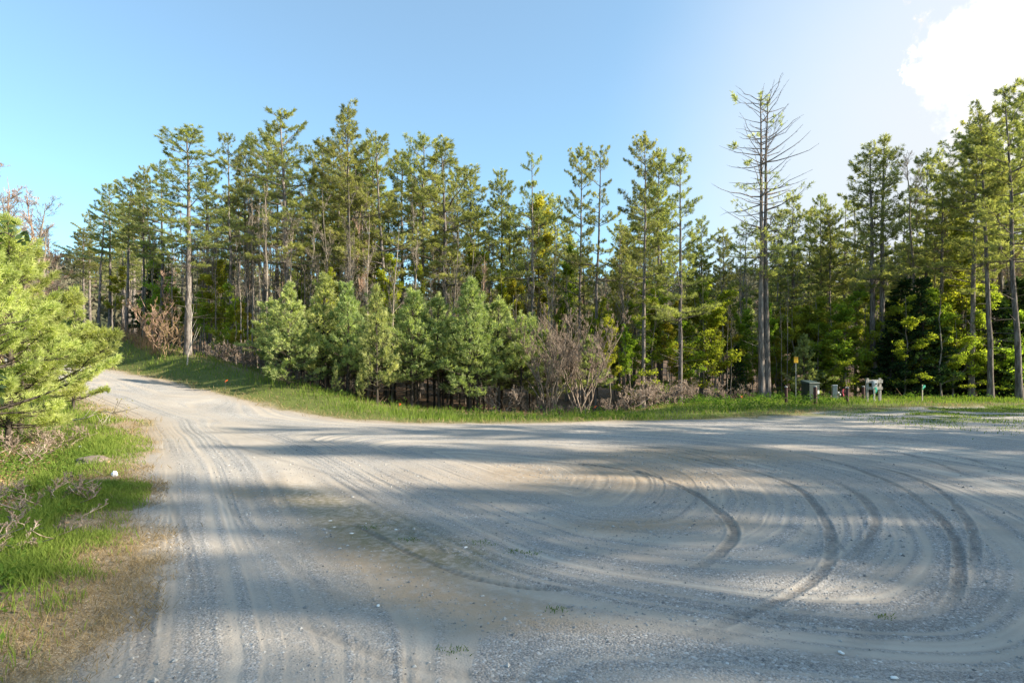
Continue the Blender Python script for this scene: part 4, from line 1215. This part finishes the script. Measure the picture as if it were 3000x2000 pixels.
# bollards
def bollard(px, py0, py1, hw, lab, tilt):
    x, y = spot(px, py1); h = (py1 - py0) / F * y; rr = hw / F * y
    o = thing('bollard', lab, 'bollard', (x, y, ground_z(x, y)), random.uniform(0, 6))
    o.rotation_euler = (R(tilt * .4), R(tilt), random.uniform(0, 6))
    b = MB(); cyl(b, 0, 0, -.3, h - .05, rr, n=20); link('post', b.mesh('bollard_post', M['red_post'], False), o)
    b = MB(); b.tube([(0, 0, h - .05), (0, 0, h - .02), (0, 0, h)], [rr * 1.04, rr * 1.02, rr * .55], 20, .5, cap=True); link('cap', b.mesh('bollard_cap', M['ped'], False), o)
    return o


bollard(2303, 1131, 1184, 4.3, 'dark red bollard before the yellow warning sign', 1)
bollard(2389, 1130, 1184, 4.9, 'dark red bollard in front of the green transformer box', -1)
bollard(2482, 1134, 1181, 4.6, 'dark red bollard beside the pink-red flag', 2)
bollard(2529, 1128, 1169, 4.3, 'blackish bollard close beside the wooden meter rack', .5)

# warning sign
x, y = spot(2347, 1172); z = ground_z(x, y); y += .6
o = thing('warning_sign', 'small yellow-orange sign on a thin tall post by the green box', 'sign', (x, y, z))
hp = wz(1045, y) - z
b = MB(); b.box(-.014, .014, -.009, .009, -.3, hp + .02); bevel(link('post', b.mesh('sign_post', M['galv']), o), .003)
pw, ph = 12.2 / F * y, 17.5 / F * y
b = MB(); b.box(-pw / 2, pw / 2, -.020, -.012, hp - ph, hp)
plate = bevel(link('plate', b.mesh('sign_plate', M['yellow']), o), .003)
b = MB(); b.box(-pw * .42, pw * .42, -.0235, -.0205, hp - ph * .28, hp - ph * .06); link('header_band', b.mesh('sign_band', M['orange']), plate)
b = MB()
for q in (.40, .52, .64, .76, .88): b.box(-pw * .34, pw * .34 * (1 if q < .8 else .5), -.0235, -.0205, hp - ph * q - .008, hp - ph * q)
link('text_lines', b.mesh('sign_lines', M['orange']), plate)

# transformer
x, y = spot(2374, 1178); y += 1.4; x = wx(2374, y); z = ground_z(x, y)
o = thing('transformer_box', 'dark green transformer box with sloping lid behind the bollards', 'transformer', (x, y, z), R(14))
w, dp, h0, h1 = 37 / F * y / 1.06, .60, .92, 1.06
b = MB(); b.box(-w / 2 - .06, w / 2 + .06, -dp / 2 - .06, dp / 2 + .06, -.2, .07); bevel(link('pad', b.mesh('transformer_pad', M['rock']), o), .01)
b = MB(); b.box(-w / 2, w / 2, -dp / 2, dp / 2, .07, h0); body = bevel(link('body', b.mesh('transformer_body', M['dark_green']), o), .012)
b = MB(); e = .03
b.add([(-w / 2 - e, -dp / 2 - e, h0 + .002), (w / 2 + e, -dp / 2 - e, h0 + .002), (w / 2 + e, dp / 2 + e, h0 + .002), (-w / 2 - e, dp / 2 + e, h0 + .002), (-w / 2 - e, -dp / 2 - e, h0 + .05), (w / 2 + e, -dp / 2 - e, h0 + .05), (w / 2 + e, dp / 2 + e, h1 + .04), (-w / 2 - e, dp / 2 + e, h1 + .04)],
      [(3, 2, 1, 0), (4, 5, 6, 7), (0, 1, 5, 4), (1, 2, 6, 5), (2, 3, 7, 6), (3, 0, 4, 7)])
bevel(link('lid', b.mesh('transformer_lid', M['green_lid']), o), .015)
b = MB(); b.box(w * .30, w * .47, -dp / 2 - .006, -dp / 2 - .002, h0 * .42, h0 * .62); link('label_plate', b.mesh('transformer_label', M['white']), body)
b = MB(); b.box(-.02, .02, -dp / 2 - .03, -dp / 2 - .002, h0 * .45, h0 * .55); link('latch', b.mesh('transformer_latch', M['galv']), body)
b = MB(); b.box(-.004, .004, -dp / 2 - .0045, -dp / 2 - .001, .1, h0 * .42); link('door_seam', b.mesh('transformer_seam', M['dark']), body)

# pedestal
x, y = spot(2445, 1172); y += .8; x = wx(2445, y); z = ground_z(x, y); h = wz(1127, y) - z; w = 12 / F * y
o = thing('utility_pedestal', 'narrow grey utility pedestal between the green box and the pink-red flag', 'utility box', (x, y, z), R(-8))
b = MB(); b.box(-w / 2, w / 2, -w * .45, w * .45, -.2, h - .07); bevel(link('body', b.mesh('pedestal_body', M['ped']), o), .012)
b = MB(); b.box(-w / 2 - .012, w / 2 + .012, -w * .45 - .012, w * .45 + .012, h - .068, h); bevel(link('cap', b.mesh('pedestal_cap', M['meter']), o), .02, 3)

# timber rack with meter
x, y = spot(2559, 1176); z = ground_z(x, y); u = y / F
o = thing('meter_rack', 'weathered timber rack of two posts and two wide boards', 'rack', (x, y, z))
hx = 23 * u; top = wz(1107, y) - z
for sx in (-1, 1):
    b = MB(); b.box(sx * hx * .8 - .055, sx * hx * .8 + .055, -.055, .055, -.3, top - .01); bevel(link('post', b.mesh('rack_post', M['grey_wood']), o), .008)
for p0, p1 in ((1112, 1121.5), (1132.5, 1141)):
    za, zb = wz(p1, y) - z, wz(p0, y) - z
    b = MB(); b.box(-hx - .02, hx + .02, -.098, -.058, za, zb); bevel(link('board', b.mesh('rack_board', M['grey_wood']), o), .006)
mx = wx(2556.5, y)
m = thing('electric_meter', 'grey electric meter box with round dial and white conduit, mounted on the timber rack', 'meter', (mx, y - .1, z))
za, zb = wz(1138, y) - z, wz(1114, y) - z
b = MB(); b.box(-6 * u, 6 * u, -.13, -.002, za, zb); bx = bevel(link('box', b.mesh('meter_box', M['meter']), m), .012)
zc = za + (zb - za) * .60
b = MB(); b.tube([(0, -.128, zc), (0, -.16, zc), (0, -.20, zc)], [.088, .085, .075], 20, .5, cap=True); dial = link('dial', b.mesh('meter_dial', M['white']), bx)
b = MB(); b.tube([(0, -.199, zc), (0, -.203, zc), (0, -.207, zc)], [.045, .045, .04], 16, .5, cap=True); link('dial_face', b.mesh('meter_dial_face', M['dark']), dial)
b = MB(); cyl(b, -.02, -.06, -.2, za + .01, .032, n=12); cyl(b, -.02, -.06, za * .22, za * .42, .045, n=12); link('conduit', b.mesh('meter_conduit', M['white']), m)
b = MB(); b.tube([(-.02, -.12, .02), (-.02, -.12, .07), (-.02, -.12, .11)], [.05, .055, .03], 10, .5, cap=True); link('conduit_boot', b.mesh('meter_boot', M['white']), m)


def strip_flag(b, x, y, z, w, h, seed):
    """a limp ribbon with folds, two centimetres of wave"""
    r = np.random.default_rng(seed); n = 7
    v, f = [], []
    for side in (0, .002):
        for i in range(n):
            q = i / (n - 1)
            for s in (0, 1):
                v.append((x + s * w * (1 - .5 * q) + .03 * math.sin(q * 5 + seed), y + side + .02 * math.sin(q * 7 + s), z - q * h))
    for i in range(n - 1):
        a = i * 2; f += [(a, a + 1, a + 3, a + 2), (a + 2 * n, a + 2 + 2 * n, a + 3 + 2 * n, a + 1 + 2 * n), (a, a + 2, a + 2 + 2 * n, a + 2 * n), (a + 1, a + 1 + 2 * n, a + 3 + 2 * n, a + 3)]
    b.add(v, f)


def stake(px, py0, py1, mat, fmat, lab, kind='marker_stake', w=.022, fh=.30, fw=.14, lean=0):
    x, y = spot(px, py1); z = ground_z(x, y); h = (py1 - py0) / F * y
    o = thing(kind, lab, 'marker stake', (x, y, z)); o.rotation_euler = (0, R(lean), 0)
    b = MB(); b.box(-w, w, -w * .5, w * .5, -.2, h); link('stick', b.mesh('stake_stick', mat), o)
    b = MB(); strip_flag(b, -.02, -w * .5 - .03, h - .03, fw, fh, int(px)); link('ribbon', b.mesh('stake_ribbon', fmat), o)


stake(2562, 1132, 1178, M['stake'], M['flag_green'], 'wooden stake with teal ribbon leaning before the electric meter', lean=1.5)
stake(2702, 1126, 1176, M['stake'], M['flag_green'], 'pale wooden stake with green ribbon standing alone before the pine trunks', lean=1, fh=.24)
x, y = spot(2470, 1169)
o = thing('marker_flag', 'pink-red ribbon on a thin bent wire beside the grey pedestal', 'marker flag', (x, y, ground_z(x, y)))
b = MB(); b.tube([(-.45, 0, -.1), (-.2, 0, .28), (.02, 0, .62)], .008, 6); link('wire', b.mesh('flag_wire', M['wire']), o)
b = MB(); strip_flag(b, -.03, -.02, .60, .10, .40, 3); link('ribbon', b.mesh('flag_ribbon', M['flag_red']), o)
# white capped marker posts between the boxes
for px, py, lab in [(2456.5, 1150, 'taller white-capped marker peg beside the grey pedestal'), (2461, 1156, 'shorter white-capped marker peg beside the grey pedestal')]:
    x, y = spot(2458, 1172); y += .1; x = wx(px, y); z = ground_z(x, y); h = wz(py - 1, y) - z
    o = thing('marker_peg', lab, 'marker peg', (x, y, z))
    b = MB(); cyl(b, 0, 0, -.1, h - .05, .012, n=8); link('rod', b.mesh('peg_rod', M['wire']), o)
    b = MB(); b.tube([(0, 0, h - .05), (0, 0, h - .01), (0, 0, h + .04)], [.03, .04, .02], 10, .5, cap=True); link('cap', b.mesh('peg_cap', M['white']), o)
# orange survey flags in the verge
for px, py, lab in [(1168, 1208, 'orange survey flag at the verge under the dark young pines'), (1447, 1212, 'orange survey flag in the verge grass below the bare shrubs'), (1742, 1207, 'orange survey flag in the verge between the bare shrubs and the straight pine'),
                    (2171, 1180, 'orange survey flag in the grass near the low dark evergreen'), (660, 1132, 'orange survey flag on the grass bank beside the plump young pine')]:
    x, y = spot(px, py + 4) if px > 700 else (wx(px, 27.5), 27.5); z = ground_z(x, y)
    o = thing('survey_flag', lab, 'marker flag', (x, y, z))
    b = MB(); cyl(b, 0, 0, -.1, .42, .005, n=6); link('wire', b.mesh('survey_wire', M['wire']), o)
    b = MB(); strip_flag(b, .004, -.004, .42, .09, .11, int(px)); link('flag', b.mesh('survey_flag_sheet', M['flag_orange']), o)


def boulder(name, lab, cat, x, y, sx, sy, sz, seed, mat, sink=.3, z=None):
    r = np.random.default_rng(seed); nu, nv = 18, 11
    u, v = np.meshgrid(np.linspace(0, 2 * math.pi, nu, endpoint=False), np.linspace(.05, math.pi - .05, nv))
    P = np.stack([np.cos(u) * np.sin(v), np.sin(u) * np.sin(v), np.cos(v)], -1)
    k = 1 + .38 * (fbm(P[..., 0] * 1.6 + seed, P[..., 1] * 1.6 + P[..., 2] * 2, seed, 3) - .5) * 2
    P = P * k[..., None] * [sx, sy, sz]
    i = np.arange(nv - 1)[:, None] * nu; j = np.arange(nu)[None]; q = (j + 1) % nu
    b = MB(); b.add(P.reshape(-1, 3), np.stack([i + j, i + nu + j, i + nu + q, i + q], -1).reshape(-1, 4))
    b.f.append(np.arange(nu)[None]); b.f.append((np.arange(nu)[::-1] + (nv - 1) * nu)[None])
    o = link(name, b.mesh(name, mat, False)); o.location = (x, y, (ground_z(x, y) if z is None else z) + sz * (1 - 2 * sink))
    return tag(o, lab, cat)


x, y = gp(292, 1350)
boulder('rock', 'flat grey-brown rock over the ditch in the roadside grass', 'rock', x - .1, y, .34, .30, .12, 5, M['rock'], .38)
x, y = gp(335, 1392); boulder('paper_scrap', 'crumpled white scrap in the grass below the flat rock', 'litter', x, y, .05, .04, .06, 8, M['trash'], .1)
x, y = gp(238, 1298); boulder('plastic_scrap', 'pale bluish scrap in the ditch under the roadside pine', 'litter', x, y, .09, .05, .05, 9, M['trash'], .1)
x, y = spot(1760, 1208); boulder('white_stone', 'small white stone beside the orange survey flag in the verge', 'stone', x, y, .05, .04, .05, 10, M['trash'], .1)
for px, py, lab in [(2760, 1160, 'rounded brown stone on the forest floor by the thick pine trunk'), (2782, 1156, 'lower brown stone at the edge of the forest floor clearing')]:
    x, y = wx(px, 36.8), 36.8; boulder('forest_stone', lab, 'stone', x, y, .35, .3, .28, px, M['rock'], .3)
# pale stones and wood chips on the lot
for i, (px, py) in enumerate([(968, 1513), (980, 1532), (1072, 1522), (1030, 1550), (1365, 1593), (2465, 1906), (2620, 1980), (2700, 1330), (1108, 1765), (1160, 1540)]):
    x, y = gp(px, py); o = boulder('pale_stone', 'flat pale stone lying loose on the gravel lot', 'stone', x, y, 0.022, .012, .007, 30 + i, M['white'], .2); o['group'] = 'pale stones on the lot'; o.rotation_euler.z = i

# fallen branch on the bank
def branch(name, lab, pts, rad, seed, mat, side=10, sl=.5, leaf=0, lm=None, ls=.09, cat='branch', lt=.5, tree=None):
    r = np.random.default_rng(seed); P = spline(pts, 6); b = MB()
    o = thing(name, lab, cat, P[0]) if tree is None else tree
    org = P[0].copy(); P = P - org
    b.tube(P, np.linspace(rad, rad * .25, len(P)), 6)
    t = r.uniform(.25, .98, side); a = along(P, t); d = unit(along(P, np.clip(t + .1, 0, 1)) - a + 1e-6)
    e = a + unit(d + r.normal(size=(side, 3)) * .55) * (sl * r.uniform(.4, 1.1, side))[:, None]
    b.sticks(a, e, rad * .4, rad * .15, 4)
    t2 = r.uniform(.3, .95, (side, 3)); a2 = (a[:, None] + (e - a)[:, None] * t2[..., None]).reshape(-1, 3); dd = np.repeat(unit(e - a), 3, 0)
    e2 = a2 + unit(dd + r.normal(size=a2.shape) * .6) * (sl * .35 * r.uniform(.4, 1.1, len(a2)))[:, None]
    b.sticks(a2, e2, rad * .2, rad * .1, 3)
    lm_ = link('limb' if tree is None else 'bough', b.mesh(name + '_limb', mat, True), o)
    if tree: lm_.location = Vector(org) - tree.location
    if leaf:
        c = np.concatenate([e2, e, along(P, r.uniform(.6, 1, 6))]); c = c[r.integers(0, len(c), leaf)] + r.normal(size=(leaf, 3)) * .03
        f = MB(); f.leaves(c, unit(r.normal(size=(leaf, 3)) * [1, 1, .6] + [0, 0, -.55]), ls * r.uniform(.6, 1.2, leaf), ls * .48 * r.uniform(.8, 1.2, leaf), np.clip(lt + r.normal(size=leaf) * .2, 0, 1), r=r)
        link('leaves', f.mesh(name + '_leaves', lm), o if tree is None else lm_)
    return o


def gpt(px, py, up=.0):
    x, y = gp(px, py); return (x, y, ground_z(x, y) + up)


branch('fallen_branch', 'pale fallen branch with a twiggy end lying across the ditch', [gpt(195, 1258, .05), gpt(250, 1262, .22), gpt(300, 1262, .42), gpt(345, 1270, .45)], .022, 401, M['pale_bark'], 14, .8, 120, M['leaf_yellow'], .05)
branch('fallen_branch', 'thin bleached stick lying on brown leaves below the roadside pine', [gpt(60, 1340, .05), gpt(110, 1310, .10), gpt(165, 1275, .2)], .016, 402, M['pale_bark'], 5, .4)
# a leafy twig of a tree that stands beside the lot, and its fellow lower down
Yb = 6.2
tx, ty = wx(-330, Yb), Yb + .1
st_ = thing('roadside_sapling', 'sapling at the picture edge whose dark pointed leaves hang before the roadside pines', 'sapling', (tx, ty, ground_z(tx, ty)))
b = MB(); b.tube([(0, 0, -.2), (.03, 0, .8), (-.02, .03, 1.8), (.03, 0, 2.9), (.0, 0, 4.2)], [.045, .04, .034, .025, .008], 8); link('trunk', b.mesh('sapling_trunk', M['twig_brown'], True), st_)
for pts, sd in (([(-330, 560), (-190, 620), (-80, 700), (0, 705), (60, 682), (108, 700)], 403), ([(-330, 960), (-190, 1030), (-60, 1090), (10, 1120), (50, 1135)], 404)):
    branch('leafy_bough', '', [(wx(px, Yb + i * .05), Yb + .1 - i * .03, wz(py, Yb)) for i, (px, py) in enumerate(pts)], .014, sd, M['twig_brown'], 7, .22, 46 if sd == 403 else 60, M['leaf_dark'], .10, tree=st_)

# ------------------------------------------------------------------ sky, sun
w = bpy.data.worlds.new('World'); SC.world = w; w.use_nodes = True
t = w.node_tree; t.nodes.clear()
N = t.nodes.new; Lk = t.links.new
sky = N('ShaderNodeTexSky'); sky.sky_type = 'NISHITA'; sky.sun_disc = False
sky.sun_elevation = SUN_EL; sky.sun_rotation = SUN_AZ
sky.altitude = 200; sky.air_density = 1.0; sky.dust_density = 1.0; sky.ozone_density = 3.0
air = N('ShaderNodeMix'); air.data_type = 'RGBA'; air.blend_type = 'MULTIPLY'; air.inputs[0].default_value = 1.; Lk(sky.outputs[0], air.inputs[6]); air.inputs[7].default_value = (.80, 1.04, .97, 1)
bg = N('ShaderNodeBackground'); bg.inputs[1].default_value = .12; Lk(air.outputs[2], bg.inputs[0])
tc = N('ShaderNodeTexCoord')
def direction(px, py):
    return Vector(((px - CX) / F, 1, (HY - py) / F)).normalized()
def wmath(op, a, b=0., clamp=False):
    m = N('ShaderNodeMath'); m.operation = op; m.use_clamp = clamp
    for i, v in enumerate((a, b)):
        if isinstance(v, bpy.types.NodeSocket): Lk(v, m.inputs[i])
        else: m.inputs[i].default_value = v
    return m.outputs[0]
def lump(px, py, lo, hi):
    d = N('ShaderNodeVectorMath'); d.operation = 'DOT_PRODUCT'; Lk(tc.outputs['Generated'], d.inputs[0]); d.inputs[1].default_value = direction(px, py)
    return d.outputs['Value'], lo, hi
def noise(scale, detail=6, rough=.6):
    n = N('ShaderNodeTexNoise'); n.inputs['Scale'].default_value = scale; n.inputs['Detail'].default_value = detail; n.inputs['Roughness'].default_value = rough
    Lk(tc.outputs['Generated'], n.inputs['Vector']); return n.outputs['Fac']
def rng_(v, a, b):
    m = N('ShaderNodeMapRange'); m.interpolation_type = 'SMOOTHSTEP'; Lk(v, m.inputs[0]); m.inputs[1].default_value = a; m.inputs[2].default_value = b; return m.outputs[0]
nz = noise(11, 9, .66)
cl = None
for px, py, rad, amp in [(3090, 100, 7.0, 1.), (2935, 130, 3.2, 1.), (3005, 280, 4.0, 1.), (3280, 120, 10, 1.)]:
    v, _, _ = lump(px, py, 0, 0)
    a = wmath('ADD', v, wmath('MULTIPLY', wmath('SUBTRACT', nz, .5), .06))
    m = rng_(a, math.cos(R(rad * 1.1)), math.cos(R(rad * .66)))
    cl = m if cl is None else wmath('MAXIMUM', cl, m)
# thin veil of bright high cloud towards the sun
v, _, _ = lump(3500, 640, 0, 0)
veil = wmath('MULTIPLY', rng_(wmath('ADD', v, wmath('MULTIPLY', wmath('SUBTRACT', noise(3.2, 4), .5), .05)), math.cos(R(42)), math.cos(R(8))), .85)
bgc = N('ShaderNodeBackground'); bgc.inputs[0].default_value = (1., .985, .96, 1); Lk(wmath('ADD', .30, wmath('MULTIPLY', rng_(noise(6, 5), .3, .7), .26)), bgc.inputs[1])
bgv = N('ShaderNodeBackground'); bgv.inputs[0].default_value = (.90, .95, 1., 1); bgv.inputs[1].default_value = .36
veil = wmath('ADD', veil, .16, True)
m1 = N('ShaderNodeMixShader'); Lk(veil, m1.inputs[0]); Lk(bg.outputs[0], m1.inputs[1]); Lk(bgv.outputs[0], m1.inputs[2])
m2 = N('ShaderNodeMixShader'); Lk(cl, m2.inputs[0]); Lk(m1.outputs[0], m2.inputs[1]); Lk(bgc.outputs[0], m2.inputs[2])
ow = N('ShaderNodeOutputWorld'); Lk(m2.outputs[0], ow.inputs[0])

sl = bpy.data.lights.new('sun', 'SUN'); sl.energy = 5.0; sl.angle = R(.6); sl.color = (1., .88, .70)
so = bpy.data.objects.new('sun', sl); C.objects.link(so)
sv = Vector((math.sin(SUN_AZ) * math.cos(SUN_EL), math.cos(SUN_AZ) * math.cos(SUN_EL), math.sin(SUN_EL)))
so.rotation_euler = sv.to_track_quat('Z', 'Y').to_euler(); so.location = sv * 200

SC.render.engine = 'CYCLES'
SC.cycles.max_bounces = 5; SC.cycles.diffuse_bounces = 3; SC.cycles.transmission_bounces = 4; SC.cycles.transparent_max_bounces = 4; SC.cycles.glossy_bounces = 2
SC.cycles.use_denoising = True
SC.cycles.sample_clamp_indirect = 6
SC.view_settings.view_transform = 'Standard'; SC.view_settings.look = 'None'
SC.view_settings.exposure = 1.45; SC.view_settings.gamma = 1.0
